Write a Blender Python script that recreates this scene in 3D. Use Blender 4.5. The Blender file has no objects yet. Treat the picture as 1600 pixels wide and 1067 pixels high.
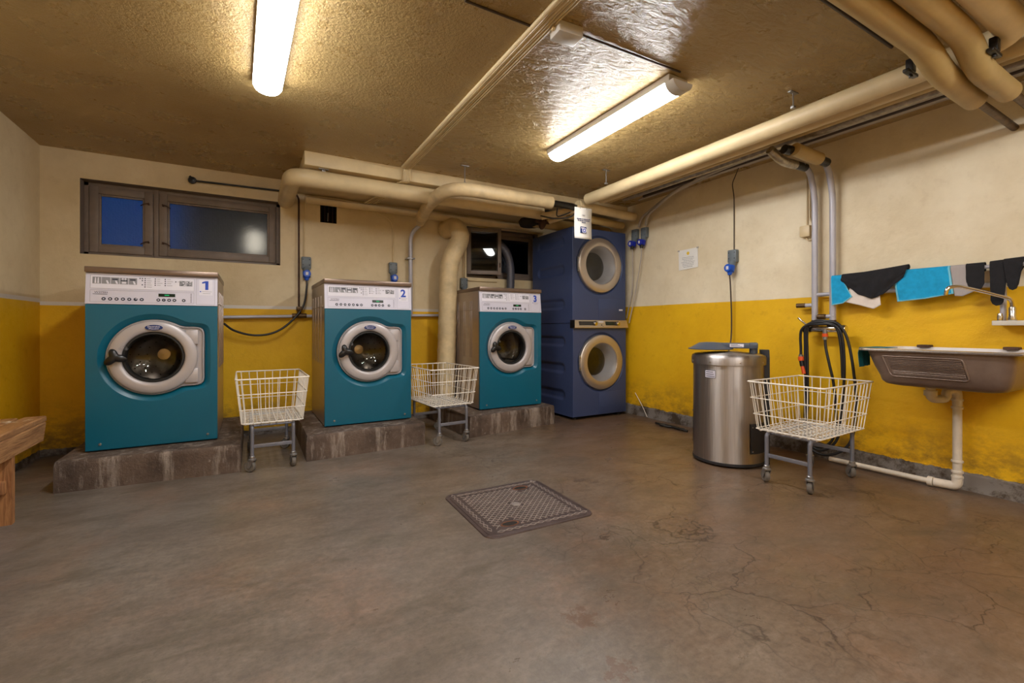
import bpy, bmesh, math, random
from mathutils import Vector, Matrix, noise
random.seed(7)
PI = math.pi
C = bpy.context.scene.collection
XL, XR, YB, YN, ZC = -1.35, 3.62, 4.60, -2.2, 2.28      # the room

# ------------------------------------------------------------------ materials
def lin(r, g, b):
    f = lambda c: ((c/255+0.055)/1.055)**2.4 if c/255 > 0.04045 else c/255/12.92
    return (f(r), f(g), f(b), 1)
class NT:
    def __init__(s, name):
        s.m = bpy.data.materials.new(name); s.m.use_nodes = True
        s.t = s.m.node_tree; s.n = s.t.nodes; s.b = s.n['Principled BSDF']
        s.g = s.n.new('ShaderNodeNewGeometry'); s.tc = s.n.new('ShaderNodeTexCoord')
    def link(s, a, b): s.t.links.new(a, b)
    def mapping(s, scale=(1,1,1), rot=(0,0,0), src='obj'):
        m = s.n.new('ShaderNodeMapping'); m.inputs['Scale'].default_value = scale; m.inputs['Rotation'].default_value = rot
        s.link(s.tc.outputs['Object'], m.inputs[0]); return m.outputs[0]
    def noise(s, scale, detail=6, rough=0.6, vec=None, dist=0.0):
        n = s.n.new('ShaderNodeTexNoise'); n.inputs['Scale'].default_value = scale
        n.inputs['Detail'].default_value = detail; n.inputs['Roughness'].default_value = rough; n.inputs['Distortion'].default_value = dist
        s.link(vec or s.tc.outputs['Object'], n.inputs['Vector']); return n.outputs['Fac']
    def voro(s, scale, feature='DISTANCE_TO_EDGE', vec=None):
        n = s.n.new('ShaderNodeTexVoronoi'); n.feature = feature; n.inputs['Scale'].default_value = scale
        s.link(vec or s.tc.outputs['Object'], n.inputs['Vector']); return n.outputs['Distance']
    def ramp(s, fac, a, b, ca=(0,0,0,1), cb=(1,1,1,1), interp='LINEAR'):
        r = s.n.new('ShaderNodeValToRGB'); e = r.color_ramp.elements; r.color_ramp.interpolation = interp
        e[0].position = a; e[1].position = b; e[0].color = ca; e[1].color = cb
        s.link(fac, r.inputs[0]); return r.outputs[0]
    def mix(s, fac, a, b, mode='MIX'):
        m = s.n.new('ShaderNodeMix'); m.data_type = 'RGBA'; m.blend_type = mode
        for i, v in ((0, fac), (6, a), (7, b)):
            if isinstance(v, (int, float)): m.inputs[i].default_value = v
            elif isinstance(v, tuple): m.inputs[i].default_value = v
            else: s.link(v, m.inputs[i])
        return m.outputs[2]
    def math(s, op, a, b=0.0, c=None):
        m = s.n.new('ShaderNodeMath'); m.operation = op
        for i, v in ((0, a), (1, b), (2, c)):
            if v is None: continue
            if isinstance(v, (int, float)): m.inputs[i].default_value = v
            else: s.link(v, m.inputs[i])
        return m.outputs[0]
    def z(s):
        x = s.n.new('ShaderNodeSeparateXYZ'); s.link(s.tc.outputs['Object'], x.inputs[0]); return x.outputs[2]
    def set(s, **k):
        for key, v in k.items():
            i = s.b.inputs[{'color':'Base Color','rough':'Roughness','metal':'Metallic','spec':'Specular IOR Level','trans':'Transmission Weight','ior':'IOR','coat':'Coat Weight','sheen':'Sheen Weight','alpha':'Alpha'}[key]]
            if isinstance(v, (int, float, tuple)): i.default_value = v
            else: s.link(v, i)
        return s
    def bump(s, h, strength=0.3, dist=0.01, prev=None):
        b = s.n.new('ShaderNodeBump'); b.inputs['Strength'].default_value = strength; b.inputs['Distance'].default_value = dist
        s.link(h, b.inputs['Height'])
        if prev is not None: s.link(prev, b.inputs['Normal'])
        s.link(b.outputs[0], s.b.inputs['Normal']); return b.outputs[0]
M = {}
def simple(name, col, rough=0.5, metal=0.0, var=0.12, nscale=8, bump=0.0, bscale=60, coat=0.0, stretch=None, spec=None):
    m = NT(name); v = m.mapping(stretch) if stretch else None
    n = m.noise(nscale, 5, 0.6, v)
    dark = tuple(c*(1-var*1.6) for c in col[:3])+(1,); lite = tuple(min(1, c*(1+var)) for c in col[:3])+(1,)
    m.set(color=m.ramp(n, 0.3, 0.7, dark, lite), rough=rough, metal=metal, coat=coat)
    if spec is not None: m.set(spec=spec)
    if bump: m.bump(m.noise(bscale, 4, 0.6, v), bump, 0.004)
    M[name] = m.m; return m.m

CREAM = lin(222, 205, 170); YEL = lin(234, 186, 28)
def wall_mat(name, zsplit, strip, zbase, cream=CREAM):
    m = NT(name); z = m.z()
    wob = m.math('MULTIPLY', m.math('SUBTRACT', m.noise(3, 4), 0.5), 0.012)
    zz = m.math('ADD', z, wob)
    n1 = m.noise(1.6, 6, 0.65); n2 = m.noise(12, 6, 0.7)
    cr = m.mix(m.ramp(n1, 0.35, 0.75), cream, tuple(c*k for c, k in zip(cream[:3], (0.78, 0.73, 0.64)))+(1,))
    cr = m.mix(m.ramp(n2, 0.55, 0.8, (0,0,0,1), (0.25,0.25,0.25,1)), cr, lin(170, 148, 112))
    ye = m.mix(m.ramp(n1, 0.3, 0.75), YEL, lin(214, 160, 14))
    ye = m.mix(m.ramp(n2, 0.58, 0.85, (0,0,0,1), (0.5,0.5,0.5,1)), ye, lin(170, 120, 20))
    # worn, soiled paint near the floor
    low = m.math('MULTIPLY', m.ramp(zz, 0.10, 0.42, (1,1,1,1), (0,0,0,1)), m.ramp(m.noise(4.5, 8, 0.78, m.mapping((1, 1, 1.6))), 0.42, 0.60))
    ye = m.mix(m.math('MULTIPLY', low, 0.8), ye, lin(104, 78, 40))
    base = m.mix(m.ramp(m.noise(7, 8, 0.75), 0.45, 0.58), lin(126, 120, 116), lin(72, 60, 48))
    is_base = m.math('LESS_THAN', m.math('ADD', z, m.math('MULTIPLY', m.math('SUBTRACT', m.noise(9, 5, 0.7), 0.5), 0.05)), zbase)
    ye = m.mix(is_base, ye, base)
    up = m.math('GREATER_THAN', zz, zsplit)
    col = m.mix(up, ye, cr)
    if strip:
        s = m.math('MULTIPLY', m.math('GREATER_THAN', z, zsplit-0.004), m.math('LESS_THAN', z, zsplit+0.024))
        col = m.mix(s, col, lin(214, 208, 200))
    m.set(color=col, rough=m.ramp(n2, 0.2, 0.8, (0.42,)*3+(1,), (0.62,)*3+(1,)), spec=0.35)
    b = m.bump(m.noise(5, 6, 0.6), 0.35, 0.02)
    m.bump(m.noise(90, 3, 0.6), 0.25, 0.003, b)
    return m.m
M['wall_back'] = wall_mat('painted_wall_back', 1.115, True, 0.05)
M['wall_left'] = wall_mat('painted_wall_left', 1.135, True, 0.05)
M['wall_right'] = wall_mat('painted_wall_right', 1.172, False, 0.105, lin(234, 222, 196))
M['wall_rear'] = wall_mat('painted_wall_rear', 1.15, False, 0.08)

def ceil_mat():
    m = NT('ceiling_gloss_paint')
    n = m.noise(1.3, 6, 0.6); sp = m.noise(7, 8, 0.7)
    c = m.mix(m.ramp(n, 0.3, 0.75), lin(182, 156, 104), lin(156, 128, 78))
    c = m.mix(m.ramp(sp, 0.45, 0.9, (0,0,0,1), (0.12,)*3+(1,)), c, lin(128, 104, 66))
    m.set(color=c, rough=m.ramp(m.noise(4, 5), 0.3, 0.7, (0.22,)*3+(1,), (0.38,)*3+(1,)), spec=0.55)
    sx = m.n.new('ShaderNodeSeparateXYZ'); m.link(m.tc.outputs['Object'], sx.inputs[0])
    side = m.ramp(m.math('DIVIDE', sx.outputs[0], 3.0), 0.30, 0.42)       # stippled on one side of the cable run, trowelled on the other
    stip = m.math('MULTIPLY', m.noise(70, 5, 0.65), m.math('SUBTRACT', 1.0, m.math('MULTIPLY', side, 0.75)))
    swirl = m.math('MULTIPLY', m.noise(11, 7, 0.6, m.mapping((1, 2.6, 1), (0, 0, 0.5)), 0.9), m.math('ADD', 0.25, side))
    b = m.bump(swirl, 0.75, 0.022)
    b = m.bump(m.noise(3.0, 3, 0.5), 0.2, 0.04, b)
    m.bump(stip, 0.8, 0.010, b)
    return m.m
M['ceiling'] = ceil_mat()

def floor_mat():
    m = NT('polished_concrete')
    big = m.noise(0.9, 6, 0.6, None, 0.5); mid = m.noise(3.5, 8, 0.68, m.mapping((1, 1.8, 1), (0, 0, 0.5))); fine = m.noise(40, 6, 0.7)
    c = m.mix(m.ramp(big, 0.35, 0.68), lin(92, 77, 64), lin(126, 115, 103))
    c = m.mix(m.ramp(mid, 0.42, 0.72, (0,0,0,1), (0.85,)*3+(1,)), c, lin(82, 69, 56))
    c = m.mix(m.ramp(m.noise(1.7, 5, 0.6, m.mapping((1,1,1), (0,0,1.1))), 0.52, 0.72, (0,0,0,1), (0.45,)*3+(1,)), c, lin(140, 98, 68))
    c = m.mix(m.ramp(m.noise(2.3, 5, 0.6, m.mapping((1.2,1,1), (0,0,2.1))), 0.56, 0.72, (0,0,0,1), (0.35,)*3+(1,)), c, lin(96, 90, 62))
    c = m.mix(m.ramp(fine, 0.38, 0.60, (0.42,)*3+(1,), (0,0,0,1)), c, lin(52, 42, 34))
    c = m.mix(m.ramp(m.noise(14, 8, 0.8, m.mapping((1, 2.2, 1), (0, 0, 0.45))), 0.50, 0.78, (0,0,0,1), (0.36,)*3+(1,)), c, lin(160, 150, 138))
    tone = m.noise(0.55, 4, 0.5, m.mapping((1, 0.8, 1), (0, 0, 0.9)))
    xs = m.n.new('ShaderNodeSeparateXYZ'); m.link(m.tc.outputs['Object'], xs.inputs[0])
    tn = m.math('ADD', m.math('MULTIPLY', tone, 1.2), m.math('MULTIPLY', xs.outputs[0], 0.16))
    c = m.mix(m.ramp(tn, 0.72, 1.15, (0,0,0,1), (0.5,)*3+(1,)), c, lin(112, 82, 56))
    c = m.mix(m.ramp(tn, 0.55, 0.85, (0.28,)*3+(1,), (0,0,0,1)), c, lin(140, 134, 130))
    c = m.mix(m.ramp(m.noise(2.4, 8, 0.7, m.mapping((1, 1.7, 1), (0, 0, 0.35)), 0.8), 0.50, 0.66, (0,0,0,1), (0.5,)*3+(1,)), c, lin(74, 66, 54))
    c = m.mix(m.ramp(m.noise(55, 6, 0.75), 0.56, 0.70, (0,0,0,1), (0.4,)*3+(1,)), c, lin(52, 44, 36))
    warp = m.n.new('ShaderNodeVectorMath'); warp.operation = 'ADD'
    nz = m.n.new('ShaderNodeTexNoise'); nz.inputs['Scale'].default_value = 2.2; nz.inputs['Detail'].default_value = 6
    m.link(m.tc.outputs['Object'], nz.inputs['Vector'])
    sc = m.n.new('ShaderNodeVectorMath'); sc.operation = 'SCALE'; sc.inputs['Scale'].default_value = 0.6
    m.link(nz.outputs['Color'], sc.inputs[0]); m.link(m.tc.outputs['Object'], warp.inputs[0]); m.link(sc.outputs[0], warp.inputs[1])
    cr = m.ramp(m.voro(2.6, vec=warp.outputs[0]), 0.0, 0.013, (1,1,1,1), (0,0,0,1))
    cr2 = m.ramp(m.voro(8.5, vec=warp.outputs[0]), 0.0, 0.03, (0.55,)*3+(1,), (0,0,0,1))
    sx = m.n.new('ShaderNodeSeparateXYZ'); m.link(m.tc.outputs['Object'], sx.inputs[0])
    region = m.ramp(m.math('ADD', sx.outputs[0], m.math('MULTIPLY', m.noise(1.2, 3), 2.0)), 0.0, 1.0)
    reg = m.math('MULTIPLY', m.ramp(m.math('DIVIDE', sx.outputs[0], 4.0), 0.20, 0.36), m.ramp(m.noise(1.3, 3), 0.38, 0.52))
    cracks = m.math('MULTIPLY', m.math('MAXIMUM', cr, cr2), reg)
    c = m.mix(m.math('MULTIPLY', cracks, 0.85), c, lin(52, 38, 30))
    # dark flaked patches and pale scuffs
    pos = m.n.new('ShaderNodeVectorMath'); pos.operation = 'DISTANCE'; pos.inputs[1].default_value = (0.94, 1.18, 0); m.link(m.tc.outputs['Object'], pos.inputs[0])
    pos2 = m.n.new('ShaderNodeVectorMath'); pos2.operation = 'DISTANCE'; pos2.inputs[1].default_value = (0.88, 0.95, 0); m.link(m.tc.outputs['Object'], pos2.inputs[0])
    near = m.math('MAXIMUM', m.ramp(pos.outputs['Value'], 0.02, 0.14, (1,1,1,1), (0,0,0,1)), m.ramp(pos2.outputs['Value'], 0.02, 0.12, (1,1,1,1), (0,0,0,1)))
    pt = m.math('GREATER_THAN', m.math('ADD', m.math('MULTIPLY', near, 0.36), m.noise(24, 10, 0.8)), 0.80)
    c = m.mix(m.math('MULTIPLY', pt, 0.75), c, lin(92, 68, 52))
    scuff = m.math('MULTIPLY', m.ramp(m.noise(16, 8, 0.8, m.mapping((1, 3.2, 1), (0, 0, 0.7))), 0.66, 0.74), m.ramp(m.noise(2.1, 3), 0.5, 0.6))
    c = m.mix(m.math('MULTIPLY', scuff, 0.5), c, lin(196, 186, 170))
    m.set(color=c, rough=m.ramp(mid, 0.3, 0.75, (0.26,)*3+(1,), (0.46,)*3+(1,)), spec=0.5)
    b = m.bump(m.noise(6, 5, 0.6), 0.25, 0.012)
    m.bump(m.math('SUBTRACT', fine, cracks), 0.12, 0.004, b)
    return m.m
M['floor'] = floor_mat()
def plinth_mat():
    m = NT('stained_concrete'); n = m.noise(3, 8, 0.7); st = m.noise(14, 8, 0.75, m.mapping((1, 1, 0.14)))
    c = m.mix(m.ramp(n, 0.35, 0.65), lin(106, 88, 76), lin(62, 48, 40))
    c = m.mix(m.ramp(st, 0.50, 0.68, (0,0,0,1), (0.8,)*3+(1,)), c, lin(168, 156, 146))
    c = m.mix(m.ramp(m.noise(30, 6, 0.75), 0.6, 0.75, (0,0,0,1), (0.5,)*3+(1,)), c, lin(190, 180, 168))
    m.set(color=c, rough=0.75); b = m.bump(m.noise(10, 8, 0.7), 0.6, 0.02); m.bump(m.noise(70, 4, 0.6), 0.4, 0.004, b)
    return m.m
M['plinth'] = plinth_mat()
simple('teal', lin(0, 92, 118), 0.32, 0, 0.04, 2, 0.03, 200)
simple('silver_panel', lin(206, 204, 220), 0.35, 0.1, 0.03, 3)
simple('door_silver', lin(178, 172, 174), 0.36, 0.2, 0.03, 4)
simple('lid_brown', lin(122, 104, 92), 0.3, 0.6, 0.06, 5)
simple('case_steel', lin(168, 156, 150), 0.28, 0.75, 0.05, 3, stretch=(1, 1, 6))
simple('white_ink', lin(220, 218, 230), 0.5, 0, 0.02)
simple('grey_ink', lin(138, 138, 144), 0.5, 0, 0.02)
simple('dark_ink', lin(38, 40, 62), 0.5, 0, 0.02)
simple('button_ring', lin(214, 214, 224), 0.4, 0, 0.02)
simple('blue_ink', lin(10, 62, 176), 0.5, 0, 0.02)
simple('badge_blue', lin(18, 48, 110), 0.3, 0, 0.03)
simple('paper', lin(232, 230, 226), 0.7, 0, 0.03, 12)
simple('black_plastic', lin(22, 22, 24), 0.35, 0, 0.1)
simple('black_rubber', lin(26, 25, 25), 0.6, 0, 0.15)
simple('display_dark', lin(10, 34, 20), 0.25, 0, 0.05)
simple('display_grey', lin(44, 42, 40), 0.25, 0, 0.05)
simple('navy', lin(62, 76, 116), 0.42, 0.15, 0.04, 3, 0.03, 160)
simple('navy_dark', lin(24, 32, 64), 0.5, 0, 0.04)
simple('brass_panel', lin(200, 186, 164), 0.3, 0.85, 0.04, 4, stretch=(1, 8, 8))
simple('ring_metal', lin(200, 190, 180), 0.34, 0.8, 0.03, 4)
simple('drum_steel', lin(168, 162, 156), 0.28, 0.9, 0.15, 5)
simple('drum_hole', lin(46, 42, 40), 0.5, 0.4, 0.15, 5)
simple('bowl_grey', lin(176, 178, 186), 0.35, 0.1, 0.05, 4)
simple('wire_white', lin(236, 230, 220), 0.4, 0, 0.06, 9)
simple('frame_grey', lin(122, 124, 136), 0.35, 0.35, 0.08, 9)
simple('wheel_rubber', lin(104, 98, 92), 0.6, 0, 0.15, 14)
simple('zinc', lin(150, 148, 148), 0.35, 0.7, 0.12, 14)
simple('pipe_cream', lin(220, 200, 158), 0.45, 0, 0.1, 5, 0.25, 22)
simple('pipe_wrap', lin(212, 190, 148), 0.5, 0, 0.16, 7, 0.6, 14)
simple('pipe_ochre', lin(184, 158, 104), 0.5, 0, 0.1, 5, 0.4, 14)
simple('pipe_grey', lin(178, 176, 186), 0.35, 0.1, 0.06, 8)
simple('foil', lin(176, 166, 150), 0.32, 0.8, 0.25, 26, 0.9, 40)
simple('tape_black', lin(20, 19, 20), 0.3, 0, 0.2, 20, 0.5, 50)
simple('brass_old', lin(96, 74, 48), 0.45, 0.6, 0.3, 30, 0.4, 60)
simple('rust', lin(74, 48, 34), 0.7, 0.1, 0.3, 20, 0.3, 50)
simple('window_paint', lin(124, 110, 100), 0.5, 0, 0.12, 9, 0.2, 40)
simple('dark_void', lin(26, 20, 16), 0.9, 0, 0.2)
simple('duct_grey', lin(84, 84, 94), 0.45, 0.3, 0.1, 9)
simple('socket_grey', lin(104, 114, 122), 0.45, 0, 0.08, 9)
simple('plug_blue', lin(14, 82, 196), 0.35, 0, 0.06, 9)
simple('plug_navy', lin(20, 40, 170), 0.35, 0, 0.06, 9)
simple('switch_cream', lin(206, 186, 148), 0.4, 0, 0.04)
simple('extractor_plastic', lin(70, 78, 92), 0.38, 0, 0.06)
simple('extractor_black', lin(38, 38, 42), 0.45, 0, 0.06)
simple('chrome', lin(210, 205, 200), 0.12, 1.0, 0.03)
simple('cloth_blue', lin(20, 158, 212), 0.9, 0, 0.1, 30, 0.4, 220)
simple('cloth_edge', lin(120, 200, 226), 0.9, 0, 0.05, 30)
simple('cloth_black', lin(26, 25, 30), 0.9, 0, 0.2, 30, 0.5, 160)
simple('cloth_white', lin(226, 214, 206), 0.9, 0, 0.05, 20, 0.3, 160)
simple('cloth_teal', lin(14, 110, 128), 0.9, 0, 0.1, 30, 0.3, 160)
simple('sink_rim', lin(196, 190, 186), 0.25, 0.8, 0.06, 6)
simple('sink_white', lin(226, 222, 222), 0.3, 0, 0.04, 6)
simple('plastic_white', lin(214, 204, 190), 0.42, 0, 0.12, 10)
simple('ceramic', lin(206, 200, 188), 0.4, 0, 0.08, 10)
simple('hose_black', lin(32, 32, 36), 0.4, 0, 0.15, 10)
simple('hose_orange', lin(226, 84, 30), 0.4, 0, 0.06, 10)
simple('cast_iron', lin(80, 66, 64), 0.42, 0.3, 0.2, 14, 0.4, 80)
simple('cast_worn', lin(178, 166, 160), 0.35, 0.5, 0.2, 20)
simple('cast_rust', lin(110, 66, 40), 0.7, 0.1, 0.3, 20)
simple('lamp_base', lin(206, 202, 196), 0.4, 0, 0.03)
simple('cable_grey', lin(176, 168, 160), 0.4, 0, 0.06)
simple('cable_dark', lin(66, 52, 44), 0.5, 0, 0.15)
simple('yellow_ink', lin(232, 196, 60), 0.6, 0, 0.02)

def special():
    m = NT('sock_grey_stripes')
    w = m.n.new('ShaderNodeTexWave'); w.bands_direction = 'Y'; w.inputs['Scale'].default_value = 60; w.inputs['Distortion'].default_value = 0.6
    m.link(m.tc.outputs['Object'], w.inputs['Vector'])
    m.set(color=m.ramp(w.outputs['Fac'], 0.3, 0.7, lin(140, 132, 134), lin(190, 182, 180)), rough=0.9); M['sock_grey'] = m.m
    m = NT('sink_brown_enamel'); n = m.noise(6, 6, 0.7)
    m.set(color=m.mix(m.ramp(n, 0.3, 0.75), lin(128, 110, 100), lin(104, 86, 76)), rough=0.35, metal=0.35); m.bump(m.noise(220, 3), 0.25, 0.002); M['sink_brown'] = m.m
    m = NT('brushed_steel'); v = m.mapping((1, 1, 0.02)); n = m.noise(180, 3, 0.5, v)
    m.set(color=m.ramp(n, 0.3, 0.7, lin(168, 162, 160), lin(190, 184, 182)), rough=m.ramp(n, 0.3, 0.7, (0.38,)*3+(1,), (0.44,)*3+(1,)), metal=1.0); M['steel_brushed'] = m.m
    tg = m.n.new('ShaderNodeTangent'); tg.direction_type = 'RADIAL'; tg.axis = 'Z'; m.link(tg.outputs[0], m.b.inputs['Tangent']); m.b.inputs['Anisotropic'].default_value = 0.85; m.b.inputs['Anisotropic Rotation'].default_value = 0.25
    m = NT('worn_wood'); v = m.mapping((14, 1.1, 14)); n = m.noise(4, 8, 0.7, v, 1.5)
    c = m.mix(m.ramp(n, 0.35, 0.65), lin(178, 134, 88), lin(116, 76, 44))
    c = m.mix(m.ramp(m.noise(5, 6, 0.7), 0.62, 0.7), c, lin(206, 186, 158))
    m.set(color=c, rough=0.6); m.bump(n, 0.3, 0.004); M['wood'] = m.m
    m = NT('worn_wood_leg'); v = m.mapping((14, 14, 1.1)); n = m.noise(4, 8, 0.7, v, 1.5)
    m.set(color=m.mix(m.ramp(n, 0.35, 0.65), lin(184, 132, 84), lin(126, 80, 46)), rough=0.6); m.bump(n, 0.3, 0.004); M['wood_leg'] = m.m
    for nm, tint in (('glass', 0.86), ('glass_dark', 0.32)):
        m = NT('door_'+nm)
        tr = m.n.new('ShaderNodeBsdfTransparent'); tr.inputs[0].default_value = (tint, tint*0.98, tint*0.95, 1)
        gl = m.n.new('ShaderNodeBsdfGlossy'); gl.inputs['Roughness'].default_value = 0.03
        lw = m.n.new('ShaderNodeLayerWeight'); lw.inputs[0].default_value = 0.5
        f = m.math('ADD', 0.05, m.math('MULTIPLY', m.math('POWER', lw.outputs['Facing'], 5.0), 0.7))
        mx = m.n.new('ShaderNodeMixShader'); m.link(f, mx.inputs[0]); m.link(tr.outputs[0], mx.inputs[1]); m.link(gl.outputs[0], mx.inputs[2])
        m.link(mx.outputs[0], m.n['Material Output'].inputs[0]); M[nm] = m.m
    # patterned (frosted) window glass: rough transmission, rippled
    m = NT('patterned_window_glass')
    m.set(color=(0.75, 0.85, 1, 1), rough=0.42, trans=1.0, ior=1.45)
    ch = m.n.new('ShaderNodeTexChecker'); ch.inputs['Scale'].default_value = 90
    m.link(m.mapping((1, 1, 1), (0, PI/4, 0)), ch.inputs['Vector'])
    b = m.bump(m.noise(60, 4, 0.6), 0.5, 0.006); m.bump(ch.outputs['Fac'], 0.35, 0.004, b); M['frosted'] = m.m
    for nm, col, st in (('lamp_light', (1.0, 0.985, 0.965, 1), 33.0), ('outdoor_bulb', (1.0, 0.80, 0.55, 1), 0.55), ('led_green', (0.05, 0.8, 0.25, 1), 0.35)):
        m = NT(nm); e = m.n.new('ShaderNodeEmission'); e.inputs[0].default_value = col; e.inputs[1].default_value = st
        m.link(e.outputs[0], m.n['Material Output'].inputs[0]); M[nm] = m.m
special()

# ------------------------------------------------------------------ mesh helpers
class MB:
    def __init__(s): s.bm = bmesh.new(); s.mats = []
    def mi(s, mat):
        if mat not in s.mats: s.mats.append(mat)
        return s.mats.index(mat)
    def faces(s, vs, fs, mat):
        k = s.mi(mat); bv = [s.bm.verts.new(v) for v in vs]
        for f in fs:
            try: bf = s.bm.faces.new([bv[i] for i in f]); bf.material_index = k
            except ValueError: pass
        return bv
    def box(s, lo, hi, mat, bev=0.0, seg=2, mtx=None):
        k = s.mi(mat); n0 = set(s.bm.faces)
        r = bmesh.ops.create_cube(s.bm, size=1)
        c = [(a+b)/2 for a, b in zip(lo, hi)]; d = [abs(b-a) for a, b in zip(lo, hi)]
        for v in r['verts']: v.co = Vector((v.co.x*d[0]+c[0], v.co.y*d[1]+c[1], v.co.z*d[2]+c[2]))
        if bev:
            es = {e for v in r['verts'] for e in v.link_edges}
            bmesh.ops.bevel(s.bm, geom=list(es), offset=min(bev, min(d)*0.45), segments=seg, affect='EDGES', profile=0.5)
        new = [f for f in s.bm.faces if f not in n0]
        vs = {v for f in new for v in f.verts}
        if mtx is not None:
            for v in vs: v.co = mtx @ v.co
        for f in new: f.material_index = k
        return vs
    def tube(s, pts, r, mat, seg=12, caps=True, radii=None):
        k = s.mi(mat); P = [Vector(p) for p in pts]; n = len(P); rings = []
        T = [(P[min(i+1, n-1)]-P[max(i-1, 0)]).normalized() for i in range(n)]
        u = T[0].orthogonal().normalized()
        for i in range(n):
            if i:
                q = T[i-1].rotation_difference(T[i]); u = q @ u
            u = (u-T[i]*u.dot(T[i])).normalized(); w = T[i].cross(u)
            rr = radii[i] if radii else r
            rings.append([s.bm.verts.new(P[i]+rr*(math.cos(2*PI*j/seg)*u+math.sin(2*PI*j/seg)*w)) for j in range(seg)])
        for a, b in zip(rings, rings[1:]):
            for j in range(seg): s.bm.faces.new((a[j], a[(j+1)%seg], b[(j+1)%seg], b[j])).material_index = k
        if caps:
            s.bm.faces.new(rings[0][::-1]).material_index = k; s.bm.faces.new(rings[-1]).material_index = k
    def rings(s, rings, mat, cap0=False, cap1=False, closed=True):
        k = s.mi(mat); R = [[s.bm.verts.new(v) for v in r] for r in rings]; n = len(R[0])
        for a, b in zip(R, R[1:]):
            for j in range(n if closed else n-1): s.bm.faces.new((a[j], a[(j+1)%n], b[(j+1)%n], b[j])).material_index = k
        if cap0: s.bm.faces.new(R[0][::-1]).material_index = k
        if cap1: s.bm.faces.new(R[-1]).material_index = k
    def lathe(s, prof, mat, c=(0,0,0), axis='y', seg=48, cap0=False, cap1=False):
        # prof: list of (radius, height); axis y: circle in xz, height along y
        rs = []
        for r, h in prof:
            ring = []
            for j in range(seg):
                a = 2*PI*j/seg; ca, sa = math.cos(a)*r, math.sin(a)*r
                ring.append({'y': (c[0]+ca, c[1]+h, c[2]+sa), 'z': (c[0]+ca, c[1]+sa, c[2]+h), 'x': (c[0]+h, c[1]+ca, c[2]+sa)}[axis])
            rs.append(ring)
        s.rings(rs, mat, cap0, cap1)
    def prism(s, outline, lo, hi, mat, plane='xz'):
        f = {'xz': lambda p, h: (p[0], h, p[1]), 'xy': lambda p, h: (p[0], p[1], h), 'yz': lambda p, h: (h, p[0], p[1])}[plane]
        s.rings([[f(p, lo) for p in outline], [f(p, hi) for p in outline]], mat, True, True)
    def text(s, body, size, mat, fn, ext=0.0006, align='LEFT', bold=0.0):
        cu = bpy.data.curves.new('t', 'FONT'); cu.offset = bold; cu.body = body; cu.size = size; cu.align_x = align; cu.resolution_u = 3
        ob = bpy.data.objects.new('t', cu); C.objects.link(ob)
        dg = bpy.context.evaluated_depsgraph_get(); me = bpy.data.meshes.new_from_object(ob.evaluated_get(dg))
        k = s.mi(mat); bv = [s.bm.verts.new(fn(v.co.x, v.co.y)) for v in me.vertices]
        for p in me.polygons:
            try: s.bm.faces.new([bv[i] for i in p.vertices]).material_index = k
            except ValueError: pass
        bpy.data.objects.remove(ob); bpy.data.curves.remove(cu); bpy.data.meshes.remove(me)
    def build(s, name, parent=None, smooth=40, fixn=True):
        if fixn: bmesh.ops.recalc_face_normals(s.bm, faces=s.bm.faces[:])
        me = bpy.data.meshes.new(name); s.bm.to_mesh(me); s.bm.free()
        for m in s.mats: me.materials.append(M[m])
        if smooth:
            for p in me.polygons: p.use_smooth = True
            me.set_sharp_from_angle(angle=math.radians(smooth))
        o = bpy.data.objects.new(name, me); C.objects.link(o)
        if parent: o.parent = parent
        return o
def fillet(pts, rad, n=8):
    P = [Vector(p) for p in pts]; out = [P[0]]
    for a, b, c in zip(P, P[1:], P[2:]):
        u = (a-b); w = (c-b); r = min(rad, u.length*0.48, w.length*0.48)
        p0 = b+u.normalized()*r; p1 = b+w.normalized()*r
        for i in range(n+1):
            t = i/n; out.append(p0*(1-t)**2+b*2*t*(1-t)+p1*t*t)
    out.append(P[-1]); return out
def smoothpath(pts, n=8):
    P = [Vector(p) for p in pts]; P = [P[0]*2-P[1]]+P+[P[-1]*2-P[-2]]; out = []
    for i in range(1, len(P)-2):
        a, b, c, d = P[i-1:i+3]
        for j in range(n):
            t = j/n; out.append(0.5*((2*b)+(c-a)*t+(2*a-5*b+4*c-d)*t*t+(3*b-a-3*c+d)*t**3))
    out.append(P[-2]); return out
def thing(name, label, cat, loc=(0,0,0), rz=0, group=None):
    o = bpy.data.objects.new(name, None); C.objects.link(o); o.location = loc; o.rotation_euler = (0, 0, rz)
    o.empty_display_size = 0.1
    return tag(o, label, cat, group)
def tag(o, label=None, cat=None, group=None, kind=None):
    if label: o['label'] = label
    if cat: o['category'] = cat
    if group: o['group'] = group
    if kind: o['kind'] = kind
    return o
def struct(o): o['kind'] = 'structure'; return o
def dup(root, loc, rz, label, group=None):
    r = root.copy(); C.objects.link(r); r.location = loc; r.rotation_euler = (0, 0, rz); r['label'] = label
    if group: r['group'] = group
    for ch in list(root.children):
        c = ch.copy(); C.objects.link(c); c.parent = r
        for g in list(ch.children):
            d = g.copy(); C.objects.link(d); d.parent = c
    return r

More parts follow.
